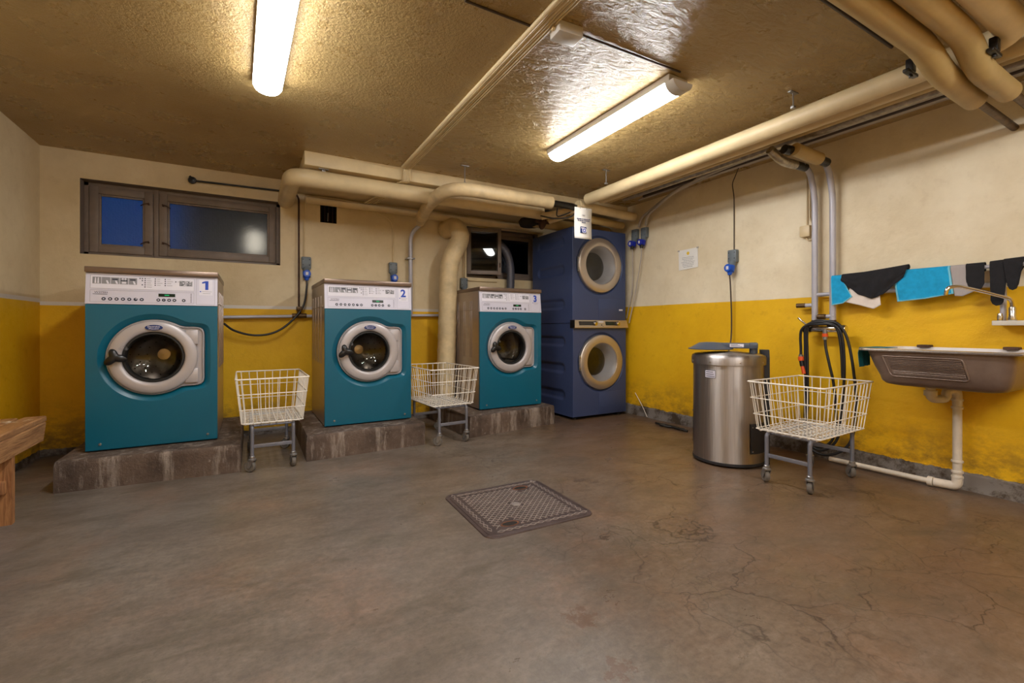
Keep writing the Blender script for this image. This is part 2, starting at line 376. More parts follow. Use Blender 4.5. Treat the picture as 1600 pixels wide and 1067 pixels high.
# ------------------------------------------------------------------ room shell
def slab(name, lo, hi, mat):
    b = MB(); b.box(lo, hi, mat); return struct(b.build(name, smooth=0))
slab('floor', (XL-0.3, YN-0.3, -0.2), (XR+0.3, YB+0.3, 0), 'floor')
slab('ceiling', (XL-0.3, YN-0.3, ZC), (XR+0.3, YB+0.3, ZC+0.2), 'ceiling')
slab('wall_left', (XL-0.3, YN-0.3, -0.2), (XL, YB+0.3, ZC), 'wall_left')
slab('wall_right', (XR, YN-0.3, -0.2), (XR+0.3, YB+0.3, ZC), 'wall_right')
slab('wall_rear', (XL-0.3, YN-0.3, -0.2), (XR+0.3, YN, ZC), 'wall_rear')
W1 = (-1.131, 0.218, 1.506, 2.076); W2 = (2.050, 2.98, 1.50, 2.062); VT = (0.552, 0.698, 1.935, 2.138)
def wall_with_holes():
    b = MB(); holes = [W1+(0.3,), W2+(0.3,), VT+(0.16,)]
    xs = sorted({XL-0.0, XR+0.0, *[h[0] for h in holes], *[h[1] for h in holes]})
    zs = sorted({-0.2, ZC, *[h[2] for h in holes], *[h[3] for h in holes]})
    for y in (YB, YB+0.3):
        for xa, xb in zip(xs, xs[1:]):
            for za, zb in zip(zs, zs[1:]):
                cx, cz = (xa+xb)/2, (za+zb)/2
                if any(h[0] < cx < h[1] and h[2] < cz < h[3] and (y == YB or h[4] == 0.3) for h in holes): continue
                b.faces([(xa,y,za),(xb,y,za),(xb,y,zb),(xa,y,zb)], [(0,1,2,3)], 'wall_back')
    for h in holes:
        m = 'window_paint' if h[4] == 0.3 else 'dark_void'
        y1 = YB+h[4]; q = [(h[0],h[2]),(h[1],h[2]),(h[1],h[3]),(h[0],h[3])]
        for i in range(4):
            p, r = q[i], q[(i+1)%4]
            b.faces([(p[0],YB,p[1]),(r[0],YB,r[1]),(r[0],y1,r[1]),(p[0],y1,p[1])], [(0,1,2,3)], m)
        if h[4] < 0.3: b.faces([(x,y1,z) for x, z in q], [(0,1,2,3)], m)
    bmesh.ops.remove_doubles(b.bm, verts=b.bm.verts[:], dist=1e-5)
    return struct(b.build('wall_back', smooth=0))
wall_with_holes()
# concrete beam under the ceiling
b = MB(); b.box((0.34, 3.752, 2.176), (XR, YB, ZC+0.01), 'pipe_cream', 0.008); struct(b.build('trim_1', smooth=40))
# painted foot of the side wall, crumbling in places
b = MB(); N = 160; k = 'wall_right'
ys = [YN+(YB-YN)*i/N for i in range(N+1)]
def tz(y): return 0.095+0.02*noise.noise(Vector((y*3, 0, 0)))
def tx(y, z): return XR-0.010-0.012*max(0, noise.noise(Vector((y*5, z*9, 3))))-(0.02*max(0, noise.noise(Vector((y*11, z*20, 7)))) if 2.3 < y < 3.6 else 0)
b.rings([[(tx(y, 0)-0.006, y, 0.0) for y in ys], [(tx(y, .05), y, 0.05) for y in ys], [(tx(y, .1), y, tz(y)) for y in ys], [(XR+0.002, y, tz(y)+0.006) for y in ys]], k, closed=False)
struct(b.build('baseboard_right', smooth=60))

# ------------------------------------------------------------------ windows
def sash(b, x0, x1, z0, z1, y, w=0.05, t=0.035, mat='window_paint'):
    b.box((x0, y, z0), (x0+w, y+t, z1), mat, 0.004); b.box((x1-w, y, z0), (x1, y+t, z1), mat, 0.004)
    b.box((x0+w, y, z1-w), (x1-w, y+t, z1), mat, 0.004); b.box((x0+w, y, z0), (x1-w, y+t, z0+w), mat, 0.004)
w = thing('window_1', 'wide low basement window with two sashes of patterned glass', 'window', (W1[0], YB+0.12, W1[2])); w['kind'] = 'structure'; del w['category']; del w['label']
def inv(o): return Matrix.Translation(-Vector(o.location))
def wbuild(b, name, par, **k):
    o = b.build(name, par, **k); o.data.transform(inv(par)); return o
b = MB(); y = YB+0.09
b.box((W1[0], y, W1[2]), (W1[0]+0.03, y+0.09, W1[3]), 'window_paint', .003); b.box((W1[1]-0.03, y, W1[2]), (W1[1], y+0.09, W1[3]), 'window_paint', .003)
b.box((W1[0], y, W1[3]-0.03), (W1[1], y+0.09, W1[3]), 'window_paint', .003); b.box((W1[0], y, W1[2]), (W1[1], y+0.09, W1[2]+0.03), 'window_paint', .003)
b.box((-0.702, y-0.005, W1[2]), (-0.668, y+0.09, W1[3]), 'window_paint', .003)
wbuild(b, 'window_frame', w)
for x0, x1 in ((-1.098, -0.704), (-0.666, 0.186)):
    b = MB(); sash(b, x0, x1, W1[2]+0.028, W1[3]-0.03, y-0.012, 0.055); s1 = wbuild(b, 'sash', w)
    b = MB(); sash(b, x0+0.05, x1-0.05, W1[2]+0.078, W1[3]-0.08, y+0.0, 0.020, 0.02); wbuild(b, 'inner_bead', w)
    b = MB(); b.box((x0+0.052, y+0.024, W1[2]+0.08), (x1-0.052, y+0.028, W1[3]-0.082), 'frosted'); wbuild(b, 'pane', w)
    hx = x1-0.028 if x0 < -1 else x0+0.028
    for hz in (W1[2]+0.13, W1[3]-0.13):
        b = MB(); sg = 1 if x0 > -1 else -1
        b.tube([(hx, y-0.012, hz), (hx, y-0.03, hz)], 0.006, 'rust', 8)
        b.tube([(hx-0.005*sg, y-0.03, hz+0.008), (hx+0.025*sg, y-0.034, hz-0.002), (hx+0.05*sg, y-0.03, hz-0.02)], 0.004, 'rust', 6)
        wbuild(b, 'catch', w)
w2 = thing('window_2', 'x', 'x', (W2[0], YB+0.1, W2[2])); w2['kind'] = 'structure'; del w2['category']; del w2['label']
b = MB(); y = YB+0.07
b.box((W2[0], y, W2[2]), (W2[0]+0.03, y+0.09, W2[3]), 'window_paint', .003); b.box((W2[1]-0.03, y, W2[2]), (W2[1], y+0.09, W2[3]), 'window_paint', .003)
b.box((W2[0], y, W2[3]-0.04), (W2[1], y+0.09, W2[3]), 'window_paint', .003); b.box((W2[0], y, W2[2]), (W2[1], y+0.09, W2[2]+0.04), 'window_paint', .003)
b.box((2.44, y, W2[2]), (2.475, y+0.09, W2[3]), 'window_paint', .003)
wbuild(b, 'window_frame', w2)
b = MB(); sash(b, 2.475, W2[1]-0.03, W2[2]+0.04, W2[3]-0.04, y+0.01, 0.045); wbuild(b, 'sash', w2)
b = MB(); b.box((2.515, y+0.03, W2[2]+0.08), (W2[1]-0.07, y+0.034, W2[3]-0.08), 'glass_dark'); wbuild(b, 'pane', w2)
# the small sash stands ajar into the room
ca = thing('x', 'x', 'x', (W2[0]+0.012, YB+0.055, 0), -math.radians(17)); C.objects.unlink(ca); ang = -math.radians(17)
R = Matrix.Translation((W2[0]+0.014, YB+0.03, 0)) @ Matrix.Rotation(ang, 4, 'Z')
for nm in ('sash', 'pane', 'inner_bead', 'catch'):
    b = MB(); z0, z1, wd = W2[2]+0.035, W2[3]-0.012, 0.385
    if nm == 'sash': sash(b, 0, wd, z0, z1, -0.035, 0.042, 0.035)
    elif nm == 'pane': b.box((0.035, -0.016, z0+0.035), (wd-0.035, -0.012, z1-0.035), 'glass_dark')
    elif nm == 'inner_bead': sash(b, 0.04, wd-0.04, z0+0.04, z1-0.04, -0.012, 0.02, 0.02)
    else:
        b.tube([(wd-0.02, -0.036, z0+0.12), (wd-0.02, -0.055, z0+0.12)], 0.006, 'rust', 8); b.tube([(wd-0.02, -0.053, z0+0.13), (wd-0.022, -0.055, z0+0.08)], 0.005, 'rust', 6)
    for v in b.bm.verts: v.co = R @ v.co
    wbuild(b, nm, w2)
# outside, night: dark wall added to block the sky, lamp behind the patterned glass
b = MB(); b.box((-0.62, YB+0.9, 0.9), (4.2, YB+1.0, 3.1), 'dark_void'); tag(b.build('sky_block_wall', smooth=0), 'dark retaining wall added outside to block the sky behind the patterned panes', 'wall')
lt = thing('outdoor_lamp', 'small warm outdoor lamp glowing behind the patterned glass of the wide pane', 'lamp', (0.02, YB+0.42, 1.66))
b = MB(); b.lathe([(0.0, 0), (0.05, 0.0), (0.07, 0.03), (0.07, 0.16), (0.05, 0.2), (0.0, 0.21)], 'outdoor_bulb', (0, 0, 0), 'z', 20); b.build('lamp_globe', lt)
b = MB(); b.box((-0.05, 0.04, 0.18), (0.05, 0.28, 0.23), 'black_plastic', .005); b.build('bracket', lt)

# ------------------------------------------------------------------ washing machines
def keyhole(cx, cz, R, rect, n=144, grow=0.0, soft=5):
    # union of a circle and a rectangle on its +x side, as (cos, sin, r)
    rs = []
    for i in range(n):
        a = 2*PI*i/n; ca, sa = math.cos(a), math.sin(a); r = R
        if rect and ca > 0:
            rr = min(rect[0]/ca, rect[1]/max(1e-6, abs(sa)))
            r = max(r, rr)
        rs.append(r)
    for _ in range(soft): rs = [(rs[i-1]+2*rs[i]+rs[(i+1)%n])/4 for i in range(n)]
    return [(cx+(r+grow)*math.cos(2*PI*i/n), cz+(r+grow)*math.sin(2*PI*i/n)) for i, r in enumerate(rs)]
def rect_ring(cx, cz, x0, x1, z0, z1, n=144):
    out = []
    for i in range(n):
        a = 2*PI*i/n; ca, sa = math.cos(a), math.sin(a)
        t = min([((x1-cx)/ca) if ca > 1e-9 else 1e9, ((x0-cx)/ca) if ca < -1e-9 else 1e9, ((z1-cz)/sa) if sa > 1e-9 else 1e9, ((z0-cz)/sa) if sa < -1e-9 else 1e9])
        out.append([cx+ca*t, cz+sa*t])
    for X, Z in ((x0,z0),(x0,z1),(x1,z0),(x1,z1)):     # snap the nearest sample to each corner
        j = min(range(n), key=lambda i: (out[i][0]-X)**2+(out[i][1]-Z)**2); out[j] = [X, Z]
    return out
HW = 0.340
def make_washer():
    t = thing('washing_machine', 'x', 'washing machine', group='teal washing machines on concrete plinths')
    # case: open shell
    b = MB(); x, z0, z1, y0, y1 = HW, 0.012, 1.108, 0.022, 0.735
    b.faces([(-x,y0,z0),(x,y0,z0),(x,y1,z0),(-x,y1,z0),(-x,y0,z1),(x,y0,z1),(x,y1,z1),(-x,y1,z1)], [(0,1,2,3),(4,5,6,7),(0,3,7,4),(1,2,6,5),(3,2,6,7)], 'case_steel')
    for sx in (-1, 1):
        b.box((sx*x-0.004, 0.10, 0.93), (sx*x+0.004, 0.70, 0.936), 'case_steel', 0.002)
        for k in range(4):
            yy = 0.17+k*0.15
            b.box((sx*x-0.003, yy, 0.48), (sx*x+0.005, yy+0.022, 1.02), 'case_steel', 0.006)
            b.box((sx*x-0.003, yy+0.035, 0.48), (sx*x+0.005, yy+0.045, 1.02), 'case_steel', 0.004)
    b.build('case', t)
    b = MB(); b.box((-HW-0.004, -0.002, 1.108), (HW+0.004, 0.74, 1.143), 'lid_brown', 0.004, 2); b.build('lid', t)
    # front panel with pressed recess round the door
    n = 144; cx, cz = -0.005, 0.575; b = MB()
    rect = (0.272, 0.198)
    o0 = rect_ring(cx, cz, -HW, HW, 0.008, 0.912, n)
    ring = lambda pts, y: [(p[0], y, p[1]) for p in pts]
    k1 = keyhole(cx, cz, 0.247, rect, n)
    o1 = [(p[0]*0.994+cx*0.006, p[1]*0.994+cz*0.006) for p in o0]; ko = keyhole(cx, cz, 0.247, rect, n, 0.034)
    b.rings([ring(o0, 0.024), ring(o0, 0.002), ring(o1, 0.0)], 'teal'); b.rings([ring(o1, 0.0), ring(ko, 0.0)], 'teal')
    b.rings([ring(ko, 0.0), ring(keyhole(cx, cz, 0.247, rect, n, 0.029), 0.003), ring(keyhole(cx, cz, 0.247, rect, n, 0.008), 0.022), ring(k1, 0.027), ring(k1, 0.034)], 'teal')
    b.build('front_panel', t, smooth=30)
    for sx in (-0.27, 0.285):
        b = MB(); b.lathe([(0.0, -0.006), (0.007, -0.005), (0.009, 0.001)], 'zinc', (sx, 0, 0.045), 'y', 12); b.build('screw', t)
    # silver surround in the recess, with raised lip and hinge plates
    b = MB(); R0 = 0.175
    k2 = keyhole(cx, cz, 0.247, rect, n, -0.004)
    circ = lambda r: [(cx+r*math.cos(2*PI*i/n), cz+r*math.sin(2*PI*i/n)) for i in range(n)]
    b.rings([ring(k2, 0.036), ring(k2, 0.012), ring(keyhole(cx, cz, 0.247, rect, n, -0.010), 0.006), ring(keyhole(cx, cz, 0.247, rect, n, -0.016), 0.012), ring(keyhole(cx, cz, 0.247, rect, n, -0.020), 0.020), ring(circ(0.2), 0.024), ring(circ(R0), 0.026), ring(circ(R0-0.01), 0.06)], 'door_silver')
    b.build('door_surround', t, smooth=35)
    for s_ in (1, -1):
        b = MB(); b.box((0.16, -0.004, cz+s_*0.128-0.048), (0.232, 0.022, cz+s_*0.128+0.048), 'door_silver', 0.006); b.build('hinge_plate', t)
    # door ring, rounded
    d = MB(); prof = [(0.232, 0.020), (0.234, 0.002), (0.231, -0.006), (0.224, -0.011), (0.205, -0.015), (0.185, -0.0155), (0.172, -0.013), (0.166, -0.008), (0.163, 0.0), (0.162, 0.03)]
    d.lathe(prof, 'door_silver', (cx, 0, cz), 'y', 96); door = d.build('door', t, smooth=50)
    b = MB(); b.lathe([(0.164, 0.006), (0.160, -0.001), (0.150, -0.002), (0.145, 0.006), (0.143, 0.05)], 'black_rubber', (cx, 0, cz), 'y', 72); b.build('gasket', door)
    b = MB(); b.lathe([(0.145, 0.008), (0.141, 0.022), (0.135, 0.05), (0.124, 0.075), (0.10, 0.09), (0.05, 0.099), (0.002, 0.101)], 'glass', (cx, 0, cz), 'y', 64); b.build('door_glass', door)
    # handle: three-pointed black lever
    b = MB(); hx, hz = cx-0.190, cz+0.006
    pts = []
    for i in range(36):
        a = 2*PI*i/36
        r = 0.022+0.024*sum(max(0, math.cos(a-q))**5*w_ for q, w_ in ((math.radians(-12), 1.2), (math.radians(105), 0.9), (math.radians(222), 1.15)))
        r += 0.010*sum(max(0, math.cos(a-q))**3 for q in (math.radians(-12), math.radians(105), math.radians(222)))*0.6
        pts.append((hx+r*1.12*math.cos(a), hz+r*1.12*math.sin(a)))
    sc = lambda k: [(hx+(p[0]-hx)*k, hz+(p[1]-hz)*k) for p in pts]
    b.rings([ring(sc(0.55), -0.012), ring(sc(0.95), -0.030), ring(sc(1.0), -0.038), ring(sc(0.85), -0.047), ring(sc(0.4), -0.052)], 'black_plastic', True, True)
    b.build('door_handle', door, smooth=60)
    b = MB(); ex, ez = cx+0.002, cz+0.192
    el = lambda k, y: [(ex+0.046*k*math.cos(2*PI*i/40), y, ez+0.0175*k*math.sin(2*PI*i/40)) for i in range(40)]
    b.rings([el(1.0, -0.013), el(1.0, -0.0205), el(0.93, -0.022)], 'badge_blue', False, True)
    b.text('Electrolux', 0.0155, 'white_ink', lambda u, v: (ex+u, -0.0228, ez+0.001+v), align='CENTER')
    b.text('Wascator', 0.0135, 'white_ink', lambda u, v: (ex+u, -0.0228, ez-0.0115+v), align='CENTER')
    b.build('badge', door, smooth=0)
    b = MB()
    for qx in (-0.165, -0.135):
        for j in range(16):
            a0, a1 = 2*PI*j/16, 2*PI*(j+1)/16
            b.faces([(cx+qx+r*math.cos(a), -0.0195, cz+0.058+r*math.sin(a)) for r, a in ((0.008,a0),(0.0067,a0),(0.0067,a1),(0.008,a1))], [(0,1,2,3)], 'grey_ink')
        b.faces([(cx+qx+dx, -0.0195, cz+0.058+dz) for dx, dz in ((-.0015,-.004),(.0015,-.004),(.0015,.004),(-.0015,.004))], [(0,1,2,3)], 'grey_ink')
    for j in range(8):
        a0, a1 = math.radians(40+j*12.5), math.radians(52.5+j*12.5)
        b.faces([(cx-0.15+r*math.cos(a), -0.0195, cz+0.055+r*math.sin(a)) for r, a in ((0.022,a0),(0.0207,a0),(0.0207,a1),(0.022,a1))], [(0,1,2,3)], 'grey_ink')
    b.build('lock_symbols', door, smooth=0)
    # drum
    b = MB(); b.lathe([(0.166, 0.03), (0.172, 0.12), (0.20, 0.125)], 'black_rubber', (cx, 0, cz), 'y', 64); b.lathe([(0.20, 0.125), (0.30, 0.135), (0.315, 0.16), (0.315, 0.46)], 'drum_steel', (cx, 0, cz), 'y', 64)
    b.lathe([(0.315, 0.46), (0.20, 0.445), (0.10, 0.42), (0.04, 0.40)], 'drum_steel', (cx, 0, cz), 'y', 64)
    b.lathe([(0.038, 0.39), (0.038, 0.385), (0.002, 0.383)], 'brass_panel', (cx, 0, cz), 'y', 32)
    for k in range(3):
        a = math.radians(80+120*k); m = Matrix.Translation((cx, 0, cz)) @ Matrix.Rotation(-a, 4, 'Y')
        b.box((0.23, 0.16, -0.03), (0.315, 0.45, 0.03), 'drum_steel', 0.02, mtx=m)
    for ring_r in (0.10, 0.15, 0.20, 0.25):
        for j in range(int(ring_r*120)):
            a = 2*PI*j/int(ring_r*120); yb = 0.42+0.025*(ring_r-0.10)/0.10-0.001
            b.lathe([(0.0045, -0.004), (0.0004, -0.004)], 'drum_hole', (cx+ring_r*math.cos(a), yb-0.002, cz+ring_r*math.sin(a)), 'y', 6)
    b.build('drum', t, smooth=40)
    # control panel, leaning back a little
    lean = lambda z: 0.022*(z-0.912)/0.19
    P = lambda u, v, d=0.0: (u, -0.004+lean(v)-d, v)
    b = MB(); zt = 1.106
    b.faces([P(-HW, .914), P(HW, .914), P(HW, zt), P(-HW, zt), (-HW, 0.04, .914), (HW, 0.04, .914), (HW, 0.04, zt), (-HW, 0.04, zt)], [(0,1,2,3),(4,5,6,7),(0,1,5,4),(3,2,6,7),(0,3,7,4),(1,2,6,5)], 'silver_panel')
    cp = b.build('control_panel', t, smooth=0)
    def rectp(b, u0, v0, u1, v1, mat, d): b.faces([P(u0,v0,d), P(u1,v0,d), P(u1,v1,d), P(u0,v1,d)], [(0,1,2,3)], mat)
    def frame(b, u0, v0, u1, v1, mat, d, w_=0.0012):
        rectp(b, u0, v0, u1, v0+w_, mat, d); rectp(b, u0, v1-w_, u1, v1, mat, d); rectp(b, u0, v0, u0+w_, v1, mat, d); rectp(b, u1-w_, v0, u1, v1, mat, d)
    b = MB(); d = 0.0008
    rectp(b, -0.318, 1.010, 0.208, 1.093, 'white_ink', d); frame(b, -0.318, 1.010, 0.208, 1.093, 'grey_ink', d*1.5); frame(b, -0.318, 0.926, 0.208, 1.000, 'grey_ink', d*1.5)
    frame(b, 0.220, 0.922, 0.325, 1.098, 'grey_ink', d*1.5)
    for k in range(5):
        u = -0.308+k*0.0435; rectp(b, u, 1.040, u+0.041, 1.082, 'grey_ink', 2*d)
        if k == 0:
            for q in (0.010, 0.023): b.faces([P(u+q, 1.043, 3*d), P(u+q+0.008, 1.043, 3*d), P(u+q+0.006, 1.078, 3*d), P(u+q+0.002, 1.078, 3*d)], [(0,1,2,3)], 'white_ink')
        elif k == 3:
            for q in (0.004, 0.016, 0.028): rectp(b, u+q, 1.060, u+q+0.009, 1.066, 'dark_ink', 3*d)
            rectp(b, u+0.010, 1.044, u+0.031, 1.056, 'white_ink', 3*d); rectp(b, u+0.010, 1.069, u+0.018, 1.079, 'white_ink', 3*d); rectp(b, u+0.023, 1.069, u+0.031, 1.079, 'white_ink', 3*d)
        else:
            b.faces([P(u+0.026, 1.042, 3*d), P(u+0.036, 1.042, 3*d), P(u+0.028, 1.062, 3*d), P(u+0.020, 1.062, 3*d)], [(0,1,2,3)], 'white_ink')
            if k > 1: rectp(b, u+0.006, 1.066, u+0.034, 1.074, 'dark_ink', 3*d)
    rnd = random.Random(3)
    def dot(u, v, r=0.0038, mat='dark_ink'): b.faces([P(u+r*math.cos(2*PI*j/10), v+r*math.sin(2*PI*j/10), 3*d) for j in range(10)], [tuple(range(10))], mat)
    for u, vs in ((-0.078, (0,)), (-0.066, (0, 1, 3)), (-0.052, (0, 1, 2, 3, 4)), (0.0, (0, 1, 2, 3)), (0.052, (0, 1, 2, 3)), (0.108, (1,))):
        for k in vs:
            dot(u, 1.082-k*0.0135)
            if u > -0.06: rectp(b, u+0.009, 1.081-k*0.0135, u+0.009+rnd.uniform(0.015, 0.032), 1.0835-k*0.0135, 'grey_ink', 3*d)
    for k in range(2):
        u = 0.127+k*0.037; rectp(b, u, 1.042, u+0.034, 1.076, 'grey_ink', 2*d)
        for _ in range(7):
            uu, vv = u+rnd.uniform(0.0, 0.026), 1.043+rnd.uniform(0, 0.026)
            b.faces([P(uu, vv, 3*d), P(uu+0.008, vv+rnd.uniform(-.002, .004), 3*d), P(uu+0.007, vv+0.007, 3*d), P(uu, vv+0.005, 3*d)], [(0,1,2,3)], rnd.choice(['white_ink', 'dark_ink']))
    b.text('W375H', 0.013, 'dark_ink', lambda u, v: P(-0.298+u*1.5, 0.982+v, 2*d))
    rectp(b, -0.305, 0.974, -0.236, 0.9765, 'dark_ink', 2*d); frame(b, -0.302, 0.968, -0.135, 0.994, 'button_ring', d)
    for k in range(6): dot(0.192, 0.989-k*0.0105, 0.003)
    b.build('panel_print', cp, smooth=0)
    b = MB(); rectp(b, 0.018, 0.968, 0.106, 0.988, 'display_dark', 0.0025); rectp(b, 0.050, 0.975, 0.074, 0.981, 'led_green', 0.003)
    b.faces([P(.018,.968,.0025),P(.106,.968,.0025),P(.106,.968,0),P(.018,.968,0)],[(0,1,2,3)],'display_dark'); b.build('display', cp, smooth=0)
    for i, u in enumerate((-0.253, -0.222, -0.191, -0.160, -0.129, -0.098, -0.067, 0.018, 0.046, 0.074, 0.102, 0.152)):
        b = MB(); v = 0.946
        b.rings([[P(u+r*math.cos(2*PI*j/20), v+r*math.sin(2*PI*j/20), dd) for j in range(20)] for r, dd in ((0.0100, 0.0), (0.0100, 0.002), (0.0088, 0.003))], 'dark_ink', False, True)
        s_ = 0.0032
        if i == 5: pts_ = [(0, -.001), (.007, .001), (.004, .007), (0, .006)]
        elif i == 8: pts_ = [(-.001, -.005), (.001, -.005), (.001, .005), (-.001, .005)]
        else: pts_ = [(-s_*1.3, -s_), (s_*1.3, -s_), (s_*1.0, s_), (-s_*1.0, s_)]
        b.faces([P(u+p, v+q, 0.0034) for p, q in pts_], [(0,1,2,3)], 'button_ring')
        b.build('button', cp, smooth=30)
    for sx in (-0.29, 0.29):
        for yy in (0.05, 0.68):
            b = MB(); b.lathe([(0.022, 0.0), (0.022, 0.008), (0.012, 0.012)], 'black_rubber', (sx, yy, 0), 'z', 16, True, True); b.build('foot', t)
    return t
PH = 0.18
washer = make_washer()
washers = [washer]
washer.location = (-0.548, 3.705, PH); washer['label'] = 'teal front-loading washing machine numbered 1, nearest the wide window'
washers.append(dup(washer, (0.820, 3.738, PH), math.radians(1.0), 'teal front-loading washing machine numbered 2, between two wire carts'))
washers.append(dup(washer, (2.160, 3.792, PH), math.radians(0.8), 'teal front-loading washing machine numbered 3, beside the stacked blue dryers'))
for num, par in zip('123', washers):
    lean = lambda z: 0.022*(z-0.912)/0.19
    P = lambda u, v, d=0.0: (u, -0.004+lean(v)-d, v)
    b = MB()
    if num != '3': b.faces([P(0.236, 0.985, .0022), P(0.312, 0.985, .0022), P(0.312, 1.090, .0022), P(0.236, 1.090, .0022)], [(0,1,2,3)], 'white_ink')
    if num == '1': b.faces([P(0.274+u, 1.022+v, 0.0030) for u, v in ((-0.004, 0), (0.014, 0), (0.014, 0.060), (-0.002, 0.060), (-0.022, 0.052), (-0.022, 0.042), (-0.004, 0.046))], [(0,1,2,3,6),(3,4,5,6)], 'blue_ink')
    else: b.text(num, 0.086, 'blue_ink', lambda u, v: P(0.274+u, 1.022+v, 0.0030), align='CENTER', bold=0.035*0.086)
    b.faces([P(0.240, 1.006, .003), P(0.247, 1.006, .003), P(0.247, 1.013, .003), P(0.240, 1.013, .003)], [(0,1,2,3)], 'blue_ink')
    for k, (a, c) in enumerate(((0.250, 0.307), (0.256, 0.300))):
        b.faces([P(a, 1.0085-k*0.012, .003), P(c, 1.0085-k*0.012, .003), P(c, 1.0105-k*0.012, .003), P(a, 1.0105-k*0.012, .003)], [(0,1,2,3)], 'grey_ink')
    b.build('number_sticker', par, smooth=0)

# ------------------------------------------------------------------ concrete plinths
def plinth(quad, h, label):
    b = MB(); n = 10; rng = random.Random(len(label))
    x0 = sum(q[0] for q in quad)/4; y0 = sum(q[1] for q in quad)/4
    t = thing('concrete_plinth', label, 'plinth', (x0, y0, 0), group='concrete plinths under the washing machines')
    ring = []
    for i in range(4):
        a, c = Vector(quad[i]), Vector(quad[(i+1)%4])
        for k in range(n): ring.append(a.lerp(c, k/n))
    cen = Vector((x0, y0))
    def lay(k, z, j): return [((cen+(p-cen)*k).x-x0+rng.uniform(-j, j), (cen+(p-cen)*k).y-y0+rng.uniform(-j, j), z+rng.uniform(-j, j)*0.7) for p in ring]
    b.rings([lay(1, 0.0, 0), lay(0.998, h*0.4, 0.0025), lay(1, h*0.8, 0.002), lay(0.997, h-0.012, 0.003), lay(0.985, h-0.001, 0.001), lay(0.9, h-0.001, 0.0)], 'plinth', False, True)
    b.build('plinth_block', t, smooth=30)
plinth([(-0.985, 3.545), (-0.065, 3.475), (-0.065, 4.58), (-0.985, 4.58)], PH, 'stained concrete plinth carrying washing machine 1')
plinth([(0.331, 3.505), (1.215, 3.550), (1.215, 4.58), (0.331, 4.58)], PH, 'stained concrete plinth carrying washing machine 2')
plinth([(1.615, 3.560), (2.585, 3.690), (2.585, 4.58), (1.615, 4.58)], PH, 'stained concrete plinth carrying washing machine 3')

